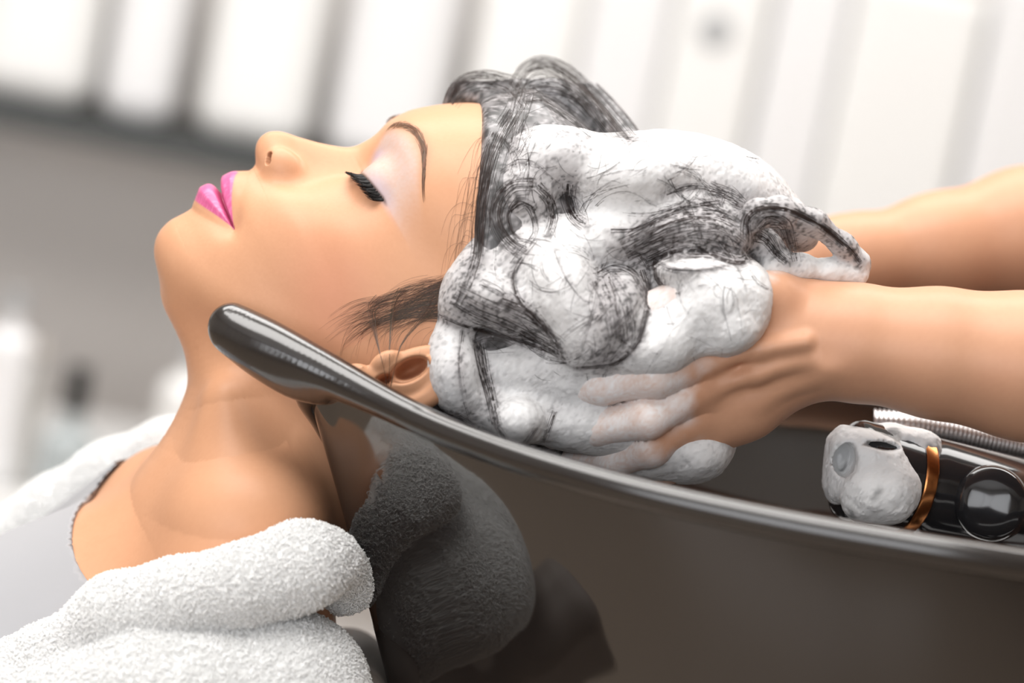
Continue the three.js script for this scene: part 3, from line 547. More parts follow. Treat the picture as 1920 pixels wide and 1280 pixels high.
const foreFar = chain([PXR(1480, 500, -95, 23), PXR(1600, 488, -105, 22), PXR(1760, 465, -118, 27), PXR(1920, 436, -128, 32.5), PXR(2150, 400, -132, 36), PXR(2560, 380, -120, 40)], 14);
const upperFar = chain([PXR(2560, 380, -120, 40), PXR(3000, 200, -80, 46)], 10);
const palmFar = ell(PX(1380, 560, -70), [36, 26, 14], 0.5);
const FING_F = [[[1330, 560, -75, 10], [1230, 560, -80, 9.4], [1130, 570, -74, 8.4]], [[1310, 610, -78, 10], [1210, 620, -82, 9.4], [1110, 630, -76, 8.4]], [[1310, 660, -76, 9.6], [1220, 680, -78, 9], [1140, 695, -70, 8]], [[1320, 700, -70, 8.6], [1250, 730, -70, 8], [1180, 745, -62, 7]], [[1420, 480, -60, 11], [1330, 450, -50, 9.6], [1250, 450, -48, 8.6]]].map((f) => chain(f.map((p) => PXR(...p)), 4));
function farArm(x, y, z) { let d = smin(foreFar(x, y, z), upperFar(x, y, z), 16); d = smin(d, palmFar(x, y, z), 16); let f = 1e3; for (const q of FING_F) f = Math.min(f, q(x, y, z)); return smin(d, f, 7); }
const washTorso = (() => { const a = ell(PX(3300, 700, -20), [130, 300, 190], 0.05), b = chain([PXR(3000, 330, 60, 50), PXR(3120, 250, -10, 60), PXR(3000, 200, -80, 50)], 20); return (x, y, z) => smin(a(x, y, z), b(x, y, z), 40); })();
const handEdge = [PX(1470, 500, 70), PX(1300, 860, 60)];
const armColor = (x, y, z) => {
  const c = armSkin(x, y, z); if (z < -20) return c;
  const ex = handEdge[1][0] - handEdge[0][0], ey = handEdge[1][1] - handEdge[0][1], l = Math.hypot(ex, ey), d = ((x - handEdge[0][0]) * ey - (y - handEdge[0][1]) * ex) / l; // mm left of the line where the suds end
  const a = clamp(sstep(4, 30, d + (fbm(x * 0.09, y * 0.09, z * 0.09, 3) - 0.5) * 42) * (0.72 + 0.45 * (fbm(x * 0.22, y * 0.22, z * 0.22, 3) - 0.5) + 0.5 * (noise(x * 2.1, y * 2.1, z * 2.1) - 0.5)));
  return [lerp(c[0], 0.88, a), lerp(c[1], 0.86, a), lerp(c[2], 0.86, a)];
};
const armSkin = (x, y, z) => { const n = fbm(x * 0.06, y * 0.06, z * 0.06, 3) - 0.5, n2 = noise(x * 0.8, y * 0.8, z * 0.8) - 0.5; return [0.61 * (1 + n * 0.06 + n2 * 0.04), 0.325 * (1 + n * 0.1 + n2 * 0.05), 0.2 * (1 + n * 0.1 + n2 * 0.05)]; };
{
  const lo = PX(1010, 940, 0), hi = PX(1960, 300, 0);
  const a = nets(nearArm, [PX(1000, 0, 60)[0], lo[1] - 5, 5], [PX(2080, 0, 0)[0], PX(0, 470, 0)[1], 125], 1.35, { project: 2, color: armColor, eps: 0.3 });
  const b = nets(farArm, [PX(1060, 0, 0)[0], PX(0, 800, 0)[1], -190], [PX(2080, 0, 0)[0], PX(0, 250, 0)[1], -20], 2.2, { project: 2, color: armColor, eps: 0.3 });
  const rest = (x, y, z) => smin(smin(nearArm(x, y, z), farArm(x, y, z), 3), washTorso(x, y, z), 22);
  const x0 = PX(2080, 0, 0)[0] - 3.6, c = nets(rest, [x0, -420, -240], [780, 420, 240], 6, { project: 2, color: armColor, eps: 0.5 });
  part('body', mergeGeometries([a, b, c]), mSkin, washer, 'bare forearms and hands');
  const tunic = (x, y, z) => washTorso(x, y, z) - 5, g = nets((x, y, z) => smax(tunic(x, y, z), PX(2880, 0, 0)[0] - x, 6), [PX(2800, 0, 0)[0], -440, -250], [800, 430, 250], 8, { project: 2, eps: 0.5 });
  part('tunic', g, std({ color: new THREE.Color(0.03, 0.03, 0.033), roughness: 0.9 }), washer, 'black short-sleeved tunic');
}
console.log('arms done');
// ------------------------------------------------------------------ grey shirt and white terry towel
const neckline = ell(PX(300, 985, 0), [39.5, 39.5, 110]);
const shirtF = (x, y, z) => smax(smin(chestF(x, y, z), farShoulder(x, y, z), 16) - 3, -neckline(x, y, z), 1.5);
part('shirt', nets(shirtF, [-400, -330, -260], [-60, -60, 170], 3, { project: 2, eps: 0.4 }), std({ color: new THREE.Color(0.37, 0.37, 0.385), roughness: 0.95 }), woman, 'light grey top with a wide neckline');
const tNoise = (x, y, z) => (fbm(x * 0.018, y * 0.018, z * 0.018, 3) - 0.5) * 9;
const bandN = chain([PXR(-60, 1335, 66, 17), PXR(80, 1258, 80, 17), PXR(220, 1160, 90, 16), PXR(340, 1128, 96, 15.5), PXR(460, 1098, 100, 16), PXR(560, 1064, 96, 17), PXR(612, 1054, 82, 15)], 14);
const bodyN = chain([PXR(-80, 1520, 50, 62), PXR(90, 1432, 62, 56), PXR(330, 1370, 76, 56), PXR(510, 1318, 76, 46)], 22);
const backN = chain([PXR(612, 1054, 82, 15), PXR(640, 1085, 48, 14), PXR(640, 1040, -5, 14), PXR(560, 950, -80, 14), PXR(430, 860, -118, 14)], 10);
const bandFar = chain([PXR(430, 860, -118, 14), PXR(320, 850, -122, 15), PXR(210, 890, -128, 15), PXR(100, 960, -130, 16), PXR(-20, 1035, -130, 16), PXR(-160, 1120, -125, 17)], 10);
const innerFar = chain([PXR(330, 905, -100, 7), PXR(230, 940, -104, 8), PXR(120, 1020, -104, 8), PXR(0, 1085, -104, 8), PXR(-160, 1180, -100, 8)], 8);
function towelF(x, y, z) {
  let d = smin(bandN(x, y, z), bodyN(x, y, z), 2.5);
  d = Math.min(d, smin(backN(x, y, z), smin(bandFar(x, y, z), innerFar(x, y, z), 3), 4));
  return d + tNoise(x, y, z) * 0.7;
}
const towel = thing('towel', 'thick white terry towel draped around the shoulders', 'towel', PX(300, 1500, 60));
const mTerry = std({ color: new THREE.Color(0.92, 0.92, 0.91), roughness: 1, sheen: 0.4, sheenColor: new THREE.Color(1, 1, 1), sheenRoughness: 0.6 });
{
  const g = nets(towelF, [-330, -260, -165], [-45, -35, 140], 2.4, { project: 2, eps: 0.4 });
  const gp = g.attributes.position.array, gn = g.attributes.normal.array, ix = g.index.array, tri = [], acc = [0];
  for (let i = 0; i < ix.length; i += 3) {
    const [a, b, c] = [ix[i] * 3, ix[i + 1] * 3, ix[i + 2] * 3], ux = gp[b] - gp[a], uy = gp[b + 1] - gp[a + 1], uz = gp[b + 2] - gp[a + 2], vx = gp[c] - gp[a], vy = gp[c + 1] - gp[a + 1], vz = gp[c + 2] - gp[a + 2];
    const A = Math.hypot(uy * vz - uz * vy, uz * vx - ux * vz, ux * vy - uy * vx) / 2, vis = gn[a + 2] > -0.35 ? 1 : 0.05;
    if (bodyF(gp[a], gp[a + 1], gp[a + 2]) < -4) continue;
    acc.push(acc[acc.length - 1] + A * vis); tri.push(i);
  }
  // one terry loop: a small curved tuft
  const st = new Strands(); st.add([[0, -0.3, 0], [0.25, 0.7, 0.05], [0.85, 1.35, 0.1], [1.3, 1.5, 0.0], [1.6, 1.15, -0.1]], 0.34, [1, 1, 1], 4, 0.7); const tg = st.geo(); tg.deleteAttribute('color');
  const N = 150000, im = new THREE.InstancedMesh(tg.scale(0.001, 0.001, 0.001), mTerry, N), up = new THREE.Vector3(0, 1, 0), q = new THREE.Quaternion(), q2 = new THREE.Quaternion(), m = new THREE.Matrix4(), v = new THREE.Vector3(), nn = new THREE.Vector3(), base = towel.position, sc = new THREE.Vector3(), rot = new THREE.Matrix4().copy(TURN);
  for (let k = 0; k < N; k++) {
    const r = rnd() * acc[acc.length - 1]; let lo = 0, hi = acc.length - 1; while (hi - lo > 1) { const c = (lo + hi) >> 1; if (acc[c] <= r) lo = c; else hi = c; }
    const i = tri[lo]; let u = rnd(), w = rnd(); if (u + w > 1) { u = 1 - u; w = 1 - w; } const [a, b, c] = [ix[i] * 3, ix[i + 1] * 3, ix[i + 2] * 3];
    v.set(gp[a] + (gp[b] - gp[a]) * u + (gp[c] - gp[a]) * w, gp[a + 1] + (gp[b + 1] - gp[a + 1]) * u + (gp[c + 1] - gp[a + 1]) * w, gp[a + 2] + (gp[b + 2] - gp[a + 2]) * u + (gp[c + 2] - gp[a + 2]) * w);
    nn.set(gn[a] + rn() * 0.5, gn[a + 1] + rn() * 0.5, gn[a + 2] + rn() * 0.5).normalize(); v.applyMatrix4(M).sub(base); nn.applyMatrix4(rot);
    q.setFromUnitVectors(up, nn); q2.setFromAxisAngle(up, rnd() * 6.283); q.multiply(q2); const s = rr(0.55, 1.0); m.compose(v, q, sc.set(s, s * rr(0.8, 1.3), s)); im.setMatrixAt(k, m);
  }
  part('cloth', g, mTerry, towel, 'white towel cloth');
  im.name = 'terry_loops'; im.userData = { kind: 'stuff', label: 'fuzzy white terry loops' }; im.castShadow = im.receiveShadow = true; towel.add(im);
}
console.log('towel done');

// ------------------------------------------------------------------ reclining salon chair under her
{
  const ch = thing('salon_chair', 'dark brown padded backrest of the reclining chair below the towel', 'chair', PX(200, 1900, 0));
  const m = std({ color: new THREE.Color(0.22, 0.19, 0.17), roughness: 0.55 });
  const slab = (px, py, w, h, d, r) => new RoundedBoxGeometry(w, h, d, 5, r).rotateZ(0.89).translate(...PX(px, py, -10));
  part('backrest', slab(130, 1930, 230, 60, 380, 24), m, ch, 'padded backrest'); part('headrest_edge', slab(556, 1402, 120, 50, 150, 22), m, ch, 'padded upper edge');
}
// ------------------------------------------------------------------ hair and lather
const hairline = table([[-60, 60], [-30, 45], [-16, 15], [-8, -12], [0, -19.5], [14, -34], [26, -46], [58, -68], [92, -92], [110, -105]]);
const capMask = (x, y, z) => { const [s, f, h] = toHead(x, y, z); return (h - hairline(f)) * 0.72; };
const tuft = [rope([PXR(852, 192, -12, 4), PXR(890, 182, -8, 6), PXR(935, 186, -4, 7)], 12), rope([PXR(838, 194, -14, 2.5), PXR(862, 166, -12, 5), PXR(905, 154, -10, 6), PXR(955, 166, -5, 6.5), PXR(990, 205, 5, 7)], 24), rope([PXR(962, 168, -24, 4), PXR(985, 138, -26, 5.5), PXR(1018, 126, -28, 6), PXR(1062, 148, -26, 7.5), PXR(1112, 195, -20, 9), PXR(1165, 250, -10, 8), PXR(1200, 285, 0, 5)], 28), rope([PXR(985, 175, -2, 7), PXR(1030, 175, -2, 9), PXR(1080, 205, -2, 10), PXR(1120, 240, 0, 9)], 18)];
const capF = (x, y, z) => { let d = smax(headF(x, y, z) - 6.5, capMask(x, y, z) + 1.5, 9); for (const q of tuft) d = smin(d, q(x, y, z), 2.5); return d; };
// lobes of lather: x, y (photo px), depth z, half axes in px, px, mm, turn, share of hair showing, softness
const LOBES = [
  [1055, 305, 44, 122, 70, 36, -0.1, 0.42], [985, 372, 60, 62, 78, 22, 0.2, 0.6], [1200, 335, 52, 140, 74, 38, 0.05, 0.1], [1345, 340, 34, 128, 74, 40, -0.35, 0.14],
  [1440, 395, 26, 110, 52, 34, -0.62, 0.42], [1300, 440, 66, 120, 52, 26, -0.08, 0.66], [1065, 560, 76, 76, 124, 26, 0.5, 0.06], [1152, 600, 80, 58, 94, 26, -0.4, 0.62],
  [935, 565, 74, 108, 52, 20, -0.5, 0.46], [1335, 565, 80, 108, 78, 26, 0.5, 0.0], [1290, 512, 88, 62, 26, 15, -0.1, 0.2], [1235, 645, 80, 96, 66, 24, 0.35, 0.06],
  [852, 692, 72, 54, 88, 16, 0.15, 0.25], [862, 572, 74, 38, 44, 14, 0.3, 0.35], [900, 508, 68, 42, 56, 16, 0.25, 0.5], [930, 450, 64, 40, 60, 14, 0.1, 0.55], [1100, 640, 74, 70, 60, 20, 0.2, 0.2], [972, 788, 72, 50, 46, 16, 0, 0.12], [1110, 790, 54, 170, 62, 22, -0.1, 0.12], [1265, 838, 42, 116, 58, 28, 0.3, 0.1], [1180, 700, 58, 210, 60, 24, 0.1, 0.1],
  [1312, 858, 44, 62, 44, 24, 0.5, 0.08], [900, 760, 58, 60, 60, 16, 0.1, 0.3], [1040, 690, 60, 110, 50, 18, -0.2, 0.25], [1415, 560, 78, 34, 56, 18, 0.1, 0], [1370, 620, 84, 56, 46, 20, 0.5, 0],
  [955, 690, 60, 84, 50, 16, -0.1, 0.12], [1000, 480, 66, 90, 60, 20, 0.2, 0.3], [1130, 450, 62, 120, 60, 24, 0, 0.1], [1250, 400, 30, 220, 150, 50, -0.2, 0.1], [1190, 560, 20, 240, 220, 55, 0, 0.2],
].map(([x, y, z, rx, ry, rz, a, hair]) => { const k = (D - z) / D * S, f = ell(PX(x, y, z), [rx * k, ry * k, rz], a); f.hair = hair; return f; });
const LOOPS = [
  { f: chain([PXR(1395, 425, 76, 5), PXR(1418, 402, 80, 6.5), PXR(1465, 396, 78, 7), PXR(1525, 418, 72, 6), PXR(1580, 458, 66, 5), PXR(1612, 492, 62, 4.6)], 4), hair: 0.75 },
  { f: chain([PXR(1612, 492, 62, 4.6), PXR(1606, 514, 62, 4.8), PXR(1560, 508, 64, 5), PXR(1505, 500, 66, 5.5), PXR(1450, 500, 68, 7)], 4), hair: 0.05 },
  { f: chain([PXR(1405, 440, 66, 8), PXR(1435, 470, 62, 8), PXR(1470, 496, 60, 6)], 4), hair: 0.8 },
];
const foamNoise = (x, y, z) => (fbm(x * 0.07, y * 0.07, z * 0.07, 3) - 0.5) * 2.6 + (noise(x * 0.42, y * 0.42, z * 0.42) - 0.5) * 0.3 + (noise(x * 0.95, y * 0.95, z * 0.95) - 0.5) * 0.28;
function foamF(x, y, z) {
  let d = 1e3; for (const q of LOBES) { const v = q(x, y, z); if (v < d + 9) d = smin(d, v, 9); }
  for (const q of LOOPS) { const v = q.f(x, y, z); if (v < d + 3) d = smin(d, v, 3); }
  if (d < 10) d += foamNoise(x, y, z);
  // keep off the face: the lather ends at the hairline and round the ear
  return d;
}
const keepOff = ell(PX(722, 702, 78), [18.5, 11.5, 40], -0.35);
const latherF = (x, y, z) => smax(foamF(x, y, z), -keepOff(x, y, z), 4);
function hairShare(x, y, z) {
  let w = 0, h = 0; for (const q of LOBES) { const v = q(x, y, z), k = Math.exp(-Math.max(v + 3, 0) * 0.5); w += k; h += k * q.hair; }
  for (const q of LOOPS) { const v = q.f(x, y, z), k = 3 * Math.exp(-Math.max(v + 3, 0) * 0.6); w += k; h += k * q.hair; }
  return h / w;
}
const LOCKS = [
  // hairline band
  [[[958, 205], [925, 262], [908, 330], [899, 400], [893, 470], [876, 525], [850, 575]], 8, 8, 50], [[[965, 215], [930, 280], [912, 350], [903, 420], [897, 480], [880, 540]], 14, 8, 70],
  // swirl beside the temple
  [[[1000, 345], [960, 348], [935, 380], [932, 420], [955, 455], [985, 470]], 12, 8, 60], [[[1005, 392], [975, 378], [955, 400], [958, 430], [975, 450]], 8, 6, 36], [[[960, 400], [985, 385], [1000, 405], [1003, 435], [990, 455]], 5, 4, 26],
  [[[1005, 350], [1028, 375], [1036, 410], [1025, 445]], 8, 6, 44], [[[1068, 345], [1066, 375], [1078, 405], [1098, 420]], 12, 10, 60],
  [[[940, 325], [970, 305], [1000, 310], [1025, 330], [1060, 360]], 4, 8, 22],
  // stream of hair across the middle
  [[[1145, 432], [1190, 430], [1240, 408], [1290, 388], [1350, 378]], 5, 6, 40], [[[1170, 470], [1230, 440], [1290, 418], [1350, 420], [1400, 450]], 24, 26, 120], [[[1210, 490], [1270, 470], [1330, 470], [1385, 485], [1410, 470]], 18, 14, 70],
  [[[1300, 455], [1340, 480], [1385, 492], [1405, 480]], 5, 4, 44], [[[1250, 365], [1290, 350], [1330, 352]], 8, 5, 26], [[[1330, 350], [1370, 365], [1400, 385]], 12, 8, 30],
  // curl at the right with its open loop
  [[[1400, 440], [1402, 410], [1430, 392], [1480, 396], [1540, 425], [1590, 465], [1612, 492]], 9, 4, 80], [[[1420, 425], [1440, 412], [1470, 420], [1480, 450], [1490, 490]], 16, 8, 60], [[[1415, 440], [1435, 450], [1455, 475], [1475, 492]], 14, 8, 50],
  // outline of the white lobe and the grey ball
  [[[1005, 450], [975, 490], [962, 525], [975, 565], [1010, 600], [1045, 640], [1058, 680]], 3, 3, 34], [[[1205, 505], [1216, 550], [1210, 600], [1190, 650], [1150, 682], [1080, 690]], 5, 4, 60], [[[1120, 500], [1118, 560], [1100, 620], [1080, 688]], 3, 3, 10], [[[1120, 515], [1150, 500], [1185, 510], [1205, 545]], 8, 5, 24],
  [[[1165, 590], [1155, 615], [1165, 640], [1185, 635], [1192, 605], [1178, 590], [1165, 595]], 3, 3, 16], [[[1130, 520], [1150, 570], [1160, 640], [1130, 680]], 26, 20, 44], [[[1040, 470], [1060, 520], [1090, 560], [1115, 570]], 3, 3, 7],
  // flap in front of the ear
  [[[822, 592], [870, 612], [930, 628], [1000, 648], [1050, 668]], 4, 3, 60], [[[850, 555], [900, 585], [960, 610], [1020, 640], [1052, 660]], 20, 12, 70], [[[940, 560], [985, 580], [1020, 615], [1048, 655]], 12, 6, 50], [[[900, 530], [930, 545], [945, 555]], 6, 4, 16],
  // small almond curls
  [[[1225, 490], [1260, 505], [1310, 508], [1365, 500]], 3, 3, 30], [[[1225, 490], [1230, 520], [1250, 545], [1275, 550]], 5, 3, 34], [[[1180, 470], [1200, 480], [1215, 505], [1218, 535]], 5, 4, 26],
  // tuft at the top
  [[[838, 190], [862, 160], [905, 146], [955, 158], [990, 200]], 16, 20, 90], [[[962, 160], [985, 130], [1018, 118], [1062, 138], [1112, 185], [1180, 265]], 14, 16, 110], [[[985, 165], [1040, 165], [1090, 195], [1130, 235]], 26, 24, 80], [[[985, 165], [975, 200], [960, 240], [945, 290]], 16, 14, 60],
  // behind the ear
  [[[868, 620], [862, 680], [868, 740], [880, 790]], 4, 6, 26], [[[895, 640], [905, 690], [918, 740], [930, 795]], 8, 8, 60], [[[800, 770], [850, 778], [890, 800]], 6, 6, 30], [[[925, 790], [945, 820], [965, 850]], 4, 4, 24], [[[1040, 770], [1030, 800], [1020, 830]], 6, 4, 16], [[[1005, 800], [985, 830], [960, 845]], 4, 3, 16],
];
// hair seen through thin foam: nearness to the course of a lock
const LOCK_LINES = LOCKS.map(([p, w0, w1, n]) => {
  const q = spline(p, 14).map((v) => surf((x, y, z) => Math.min(latherF(x, y, z), capF(x, y, z)), v[0], v[1], 0)).filter(Boolean);
  return { q, w0: w0 * S, w1: w1 * S, k: clamp(n / 60, 0.35, 1), lo: [0, 1, 2].map((c) => Math.min(...q.map((v) => v[c])) - 10), hi: [0, 1, 2].map((c) => Math.max(...q.map((v) => v[c])) + 10) };
});
function lockShare(x, y, z) {
  let best = 0;
  for (const L of LOCK_LINES) {
    if (x < L.lo[0] || x > L.hi[0] || y < L.lo[1] || y > L.hi[1] || z < L.lo[2] || z > L.hi[2]) continue;
    for (let i = 0; i + 1 < L.q.length; i++) { const a = L.q[i], b = L.q[i + 1], dx = b[0] - a[0], dy = b[1] - a[1], dz = b[2] - a[2], t = clamp(((x - a[0]) * dx + (y - a[1]) * dy + (z - a[2]) * dz) / (dx * dx + dy * dy + dz * dz + 1e-6)), d = Math.hypot(x - a[0] - dx * t, y - a[1] - dy * t, z - a[2] - dz * t), w = lerp(L.w0, L.w1, i / 13) * 1.2 + 1.2, v = L.k * gau(d / w); if (v > best) best = v; }
  }
  return best;
}
const foamColor = (x, y, z) => {
  const h = clamp(hairShare(x, y, z) * 0.95 + 0.06 + lockShare(x, y, z) * 0.72), n = fbm(x * 0.085, y * 0.085, z * 0.085, 4), sp = noise(x * 0.75, y * 0.75, z * 0.75) * 0.55 + noise(x * 1.6 + 9, y * 1.6, z * 1.6) * 0.45;
  let a = clamp(h * 1.1 + (n - 0.5) * 1.3 * (0.2 + h)); const dots = sstep(0.53, 0.68, sp) * a, v = lerp(lerp(0.82, 0.24, a * (0.75 + 0.5 * (sp - 0.5))), 0.05, dots * 0.8);
  return [v, v * lerp(1, 0.96, a), v * lerp(1, 0.97, a)];
};
const mFoam = std({ vertexColors: true, roughness: 0.5, specularIntensity: 0.4 });
const lather = thing('shampoo_lather', 'white shampoo lather heaped over the dark hair and fingers', 'lather', PX(1100, 900, 0), { kind: 'stuff' });
{
  const g = nets(latherF, [PX(800, 0, 60)[0], PX(0, 960, 0)[1], -60], [PX(1660, 0, 0)[0] + 4, PX(0, 190, 0)[1], 125], 1.25, { project: 2, color: foamColor, eps: 0.3 });
  part('foam', g, mFoam, lather, 'white foam streaked grey where hair shows');
}
{
  const tl = thing('shampoo_lather', 'blob of white foam clinging to the end of the black tap', 'lather', PX(1640, 980, 20), { kind: 'stuff' });
  const k = (x, y, z, rx, ry, rz, a = 0) => ell(PX(x, y, z), [rx * S, ry * S, rz], a);
  const ls = [k(1625, 850, 40, 66, 44, 16, -0.2), k(1650, 920, 46, 74, 66, 16, 0.1), k(1572, 870, 32, 26, 72, 14, -0.1), k(1690, 815, 24, 66, 18, 14, -0.2), k(1730, 850, 26, 30, 30, 12)];
  const hole = k(1586, 862, 50, 17, 32, 26, -0.15), arc = k(1668, 838, 60, 46, 10, 20, -0.15);
  const F = (x, y, z) => { let d = 1e3; for (const q of ls) d = smin(d, q(x, y, z), 6); d = smax(d, -hole(x, y, z), 2); d = smax(d, -arc(x, y, z), 2); return d + foamNoise(x, y, z) * 1.3; };
  part('foam', nets(F, [PX(1520, 0, 0)[0], PX(0, 1010, 0)[1], 0], [PX(1790, 0, 0)[0], PX(0, 770, 0)[1], 75], 1.4, { project: 2, color: (x, y, z) => { const n = sstep(0.6, 0.75, fbm(x * 0.1, y * 0.1, z * 0.1, 3)), v = lerp(0.85, 0.35, n); return [v, v, v]; }, eps: 0.3 }), mFoam, tl);
}
console.log('foam done');
const mHair = std({ vertexColors: true, roughness: 0.3, specularIntensity: 0.9 });
const hairTone = () => { const k = rr(0.5, 2.6); return [0.032 * k, 0.023 * k, 0.021 * k]; };
{
  const capColor = (x, y, z) => { const n = fbm(x * 0.25, y * 0.25, z * 0.25, 3), sp = sstep(0.62, 0.75, noise(x * 0.8, y * 0.8, z * 0.8)), v = lerp(0.05, 0.42, clamp(sstep(0.4, 0.65, n) * 0.4 + sp * 0.5)); return [v, v * 0.96, v * 0.98]; };
  part('hair_cap', nets(capF, [PX(760, 0, 60)[0], PX(0, 1010, 0)[1], -95], [PX(1290, 0, 0)[0], PX(0, 150, 0)[1], 100], 1.7, { project: 2, color: capColor, eps: 0.3 }), std({ vertexColors: true, roughness: 0.35 }), woman, 'wet dark hair close to the head');
}
// a point on a surface seen at a photo pixel
function surf(F, px, py, lift = 0.15, z0 = 135) {
  let z = z0, p = PX(px, py, z), v = F(...p), n = 0;
  while (v > 0.03 && z > -190 && n++ < 160) { z -= Math.max(v * 0.7, 0.12); p = PX(px, py, z); v = F(...p); }
  if (z <= -190) return null; return PX(px, py, z + lift);
}
const unionF = (x, y, z) => Math.min(latherF(x, y, z), capF(x, y, z), headF(x, y, z));
// locks drawn over the surface: guide points (photo px), half width px, number of strands, radius mm
const st = new Strands();
function lock(pts, w0, w1, n, r = 0.1, lift = 0.12, F = unionF, seg = 22) {
  const g = spline(pts, seg);
  for (let k = 0; k < n; k++) {
    const o = rn() * 0.75, mid = rr(0.2, 0.8), half = rr(0.2, 0.75), a = clamp(mid - half), b = clamp(mid + half), out = [], ph = rr(0, 6), am = rr(0.05, 0.35), lf = lift + rr(-0.22, 0.15);
    for (let i = 0; i < seg; i++) {
      const t = i / (seg - 1); if (t < a || t > b) continue; const p = g[i], q = g[Math.min(i + 1, seg - 1)], p0 = g[Math.max(i - 1, 0)], tx = q[0] - p0[0], ty = q[1] - p0[1], l = Math.hypot(tx, ty) || 1, w = lerp(w0, w1, t) * (o + am * Math.sin(ph + t * 4)) ;
      const X = p[0] - ty / l * w, Y = p[1] + tx / l * w, s = surf(F, X, Y, lf); if (s) out.push([X, Y, s[2]]);
    }
    if (out.length < 4) continue;
    for (let it = 0; it < 8; it++) for (let i = 1; i < out.length - 1; i++) out[i][2] = Math.max(out[i][2], (out[i - 1][2] + out[i + 1][2]) / 2 - 0.5);   // hair bridges the creases
    st.add(out.map((q) => PX(...q)), r * rr(0.6, 1.25), hairTone(), 3, 0.5);
  }
}
for (const [p, a, b, n] of LOCKS) lock(p, a * 1.5, b * 1.5, Math.round(n * (a < 6 ? 0.42 : 0.62)), a < 6 ? 0.085 : 0.1);
// thinner wisps drawn out by the fingers, all through the foam
for (let i = 0; i < 90; i++) {
  const x = rr(930, 1420), y = rr(270, 690); if (x > 1250 && y > 540) continue; let ang = Math.atan2(y - 470, x - 1130) + 1.2 + rn() * 0.7, X = x, Y = y; const pts = [], L = rr(60, 150), c = rr(-0.35, 0.35);
  for (let k = 0; k < 6; k++) { pts.push([X, Y]); X += Math.cos(ang) * L / 6; Y += Math.sin(ang) * L / 6; ang += c; }
  lock(pts, rr(5, 14), rr(3, 12), 9, 0.07, 0.02, unionF, 14);
}
// loose single hairs over the lather
for (let i = 0; i < 170; i++) { const x = rr(930, 1400), y = rr(270, 700), a = rr(0, 6.28), c = rn() * 0.05, pts = []; let ang = a, X = x, Y = y; const L = rr(25, 90); for (let k = 0; k < 7; k++) { pts.push([X, Y]); X += Math.cos(ang) * L / 7; Y += Math.sin(ang) * L / 7; ang += c * 6; } lock(pts, 0.5, 0.5, 1, 0.09, 0.1, unionF, 9); }
part('hair_locks', st.geo(), mHair, woman, 'dark wet hair locks swirling through the foam');
{
  const bs = [], mBub = std({ color: 0xffffff, roughness: 0.02, transmission: 1, thickness: 0, ior: 1.33 }), sg = new THREE.SphereGeometry(1, 12, 9);
  const spots = [[985, 372, 60, 70, 110], [930, 300, 25, 60, 60], [1300, 440, 90, 40, 60], [1150, 610, 45, 70, 50], [900, 570, 60, 40, 40], [900, 460, 20, 60, 50], [1000, 720, 90, 30, 40], [972, 788, 40, 40, 26], [1240, 600, 50, 60, 24], [860, 680, 30, 60, 30], [1180, 780, 140, 60, 60]];
  for (const [x, y, rx, ry, n] of spots) for (let i = 0; i < n; i++) { const a = rr(0, 6.28), q = Math.sqrt(rnd()), p = surf(latherF, x + Math.cos(a) * q * rx, y + Math.sin(a) * q * ry, 0.1); if (!p) continue; const r = 0.3 + 0.9 * Math.pow(rnd(), 4); bs.push(sg.clone().scale(r, r, r).translate(...p)); }
  for (const [x, y, r] of [[1242, 630, 3], [1256, 640, 2.2], [968, 780, 2.4], [960, 772, 1.6], [1004, 405, 1.8], [1300, 512, 2.4], [985, 283, 1.8], [1075, 762, 1.6]]) { const p = surf(latherF, x, y, 0.3); if (p) bs.push(sg.clone().scale(r, r, r).translate(...p)); }
  part('bubbles', mergeGeometries(bs), mBub, lather, 'small clear soap bubbles', 'stuff');
}
console.log('locks done');
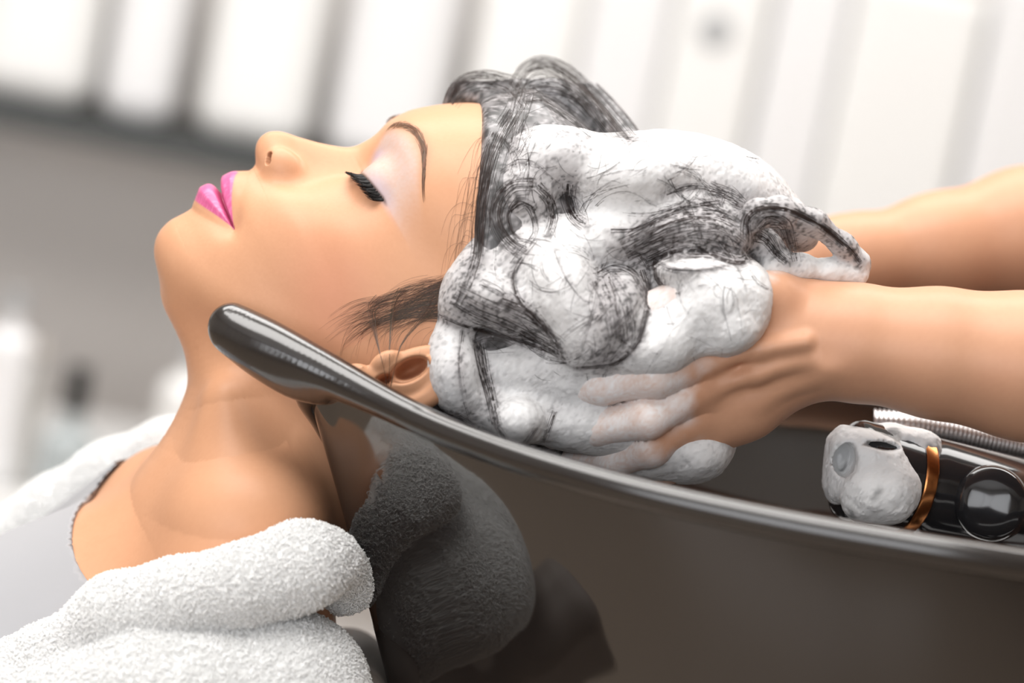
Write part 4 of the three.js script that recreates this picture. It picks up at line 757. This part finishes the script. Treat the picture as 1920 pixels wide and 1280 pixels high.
// fine hairs on the face side: temple, sideburn, over the ear
{
  const s2 = new Strands(), skinS = (x, y, z) => Math.min(headF(x, y, z), earF(x, y, z));
  const hairs = (n, make, r, lift) => { for (let i = 0; i < n; i++) { const p = spline(make(), 12), out = []; let last = null; for (const q of p) { const s = surf(skinS, q[0], q[1], lift); if (s) out.push([q[0], q[1], s[2]]); } for (let it = 0; it < 6; it++) for (let i = 1; i < out.length - 1; i++) out[i][2] = Math.max(out[i][2], (out[i - 1][2] + out[i + 1][2]) / 2 - 0.3); if (out.length > 3) s2.add(out.map((q) => PX(...q)), r * rr(0.7, 1.2), [0.09 * rr(0.5, 1.4), 0.052, 0.034], 3, 0.3); } };
  hairs(30, () => { const y = rr(210, 480), x0 = lerp(945, 885, clamp((y - 200) / 250)) + rr(-4, 4), l = rr(18, 75); return [[x0, y], [x0 - l * 0.45, y + rr(-14, 10)], [x0 - l * 0.8, y + rr(0, 50)], [x0 - l, y + rr(40, 130)]]; }, 0.055, 0.5);
  hairs(12, () => { const x = rr(845, 893), y = rr(380, 470); return [[x + 22, y - rr(60, 130)], [x + 8, y], [x, y + rr(50, 90)], [x - rr(0, 12), y + rr(110, 170)]]; }, 0.06, 0.5);
  hairs(250, () => { const t = rnd(), x0 = lerp(880, 835, t) + rr(-8, 8), y0 = lerp(498, 600, t) + rr(-8, 8), l = rr(60, 190) * lerp(0.75, 1.1, t); return [[x0, y0], [x0 - l * 0.4, y0 + l * lerp(0.22, -0.02, t)], [x0 - l * 0.75, y0 + l * lerp(0.4, 0.05, t) + rr(-4, 6)], [x0 - l, y0 + l * lerp(0.55, 0.2, t) + rr(-6, 16)]]; }, 0.052, 0.35);
  hairs(210, () => { const t = rnd(), x0 = lerp(850, 700, t) + rr(-20, 20), y0 = lerp(530, 588, t) + rr(-28, 22), l = rr(30, 100); return [[x0, y0], [x0 - l * 0.35, y0 + l * 0.06], [x0 - l * 0.7, y0 + l * 0.2], [x0 - l, y0 + l * 0.42]]; }, 0.05, 0.3);
  hairs(24, () => { const x0 = rr(700, 850), y0 = rr(585, 615), l = rr(40, 110); return [[x0, y0], [x0 - l * 0.3, y0 + l * 0.1], [x0 - l * 0.6, y0 + l * 0.4], [x0 - l * 0.75, y0 + l]]; }, 0.055, 0.45);
  for (const [a, b, c] of [[[688, 572], [708, 645], [728, 738]], [[736, 560], [732, 640], [729, 738]], [[800, 575], [756, 640], [730, 738]]]) hairs(9, () => { const o = rr(-8, 8); return [[a[0] + 34 + o * 3, a[1] - 14 + o], [a[0] + 8 + o * 1.2, a[1] + 8], [b[0] + o * 0.25, b[1]], [lerp(b[0], c[0], 0.6), lerp(b[1], c[1], 0.5)], [c[0] + o * 0.3, c[1]]]; }, 0.1, 0.9);
  part('fine_hairs', s2.geo(), mHair, woman, 'thin dark hairs at temple, sideburn and ear');
}
// brows and lashes
{
  const front = (s, h) => { let f = 130; for (let i = 0; i < 60; i++) { const v = headF(...fromHead(s, f, h)); if (v < 0.02) break; f -= Math.max(v * 0.7, 0.05); } return f; };
  for (const side of [1, -1]) {
    const b = new Strands(), l = new Strands();
    for (let i = 0; i < 400; i++) {
      const t = Math.pow(rnd(), 0.85), s0 = lerp(15, 54, t), wd = lerp(4.0, 1.1, Math.pow(t, 1.6)), o = rn() * 0.62 * wd, pts = [], L = lerp(6.5, 5, t), up = lerp(-0.9, 0.25, Math.min(1, t * 2));
      for (let k = 0; k < 6; k++) { const u = k / 5, s = s0 + u * L * (t < 0.15 ? 0.6 : 0.95), h = browH(s) + o * (1 - u * 0.3) + up * u * L * 0.35 * (o > 0 ? 1 : 0.3); pts.push(fromHead(side * s, front(s, h) + 0.15 + (side < 0 ? 1.6 : 0.5) * Math.sin(u * 3.1), h)); }
      b.add(pts, 0.052, [0.24 * rr(0.6, 1.4), 0.135, 0.09], 3, 0.25);
    }
    for (let i = 0; i < 430; i++) {
      const t = rnd(), s0 = lerp(18, 47.5, t), h0 = lashLine(s0) + rr(-0.2, 0.5), f0 = front(s0, h0) - 0.2, L = lerp(9, 10.5, t) * rr(0.7, 1.1), fan = (t - 0.45) * 0.3 + rn() * 0.14, pts = [];
      for (let k = 0; k < 7; k++) { const u = k / 6; pts.push(fromHead(side * (s0 + fan * L * u), f0 + L * (0.5 * u + 0.12 * u * u) * 0.75, h0 + L * (0.85 * u - 0.28 * u * u))); }
      l.add(pts, 0.19, [0.008, 0.007, 0.007], 4, 0.2);
    }
    part('eyebrow', b.geo(), mHair, woman, 'arched brown eyebrow'); part('eyelashes', l.geo(), mHair, woman, 'long black eyelashes');
  }
}
console.log('hairs done');
renderer.render(scene, camera);
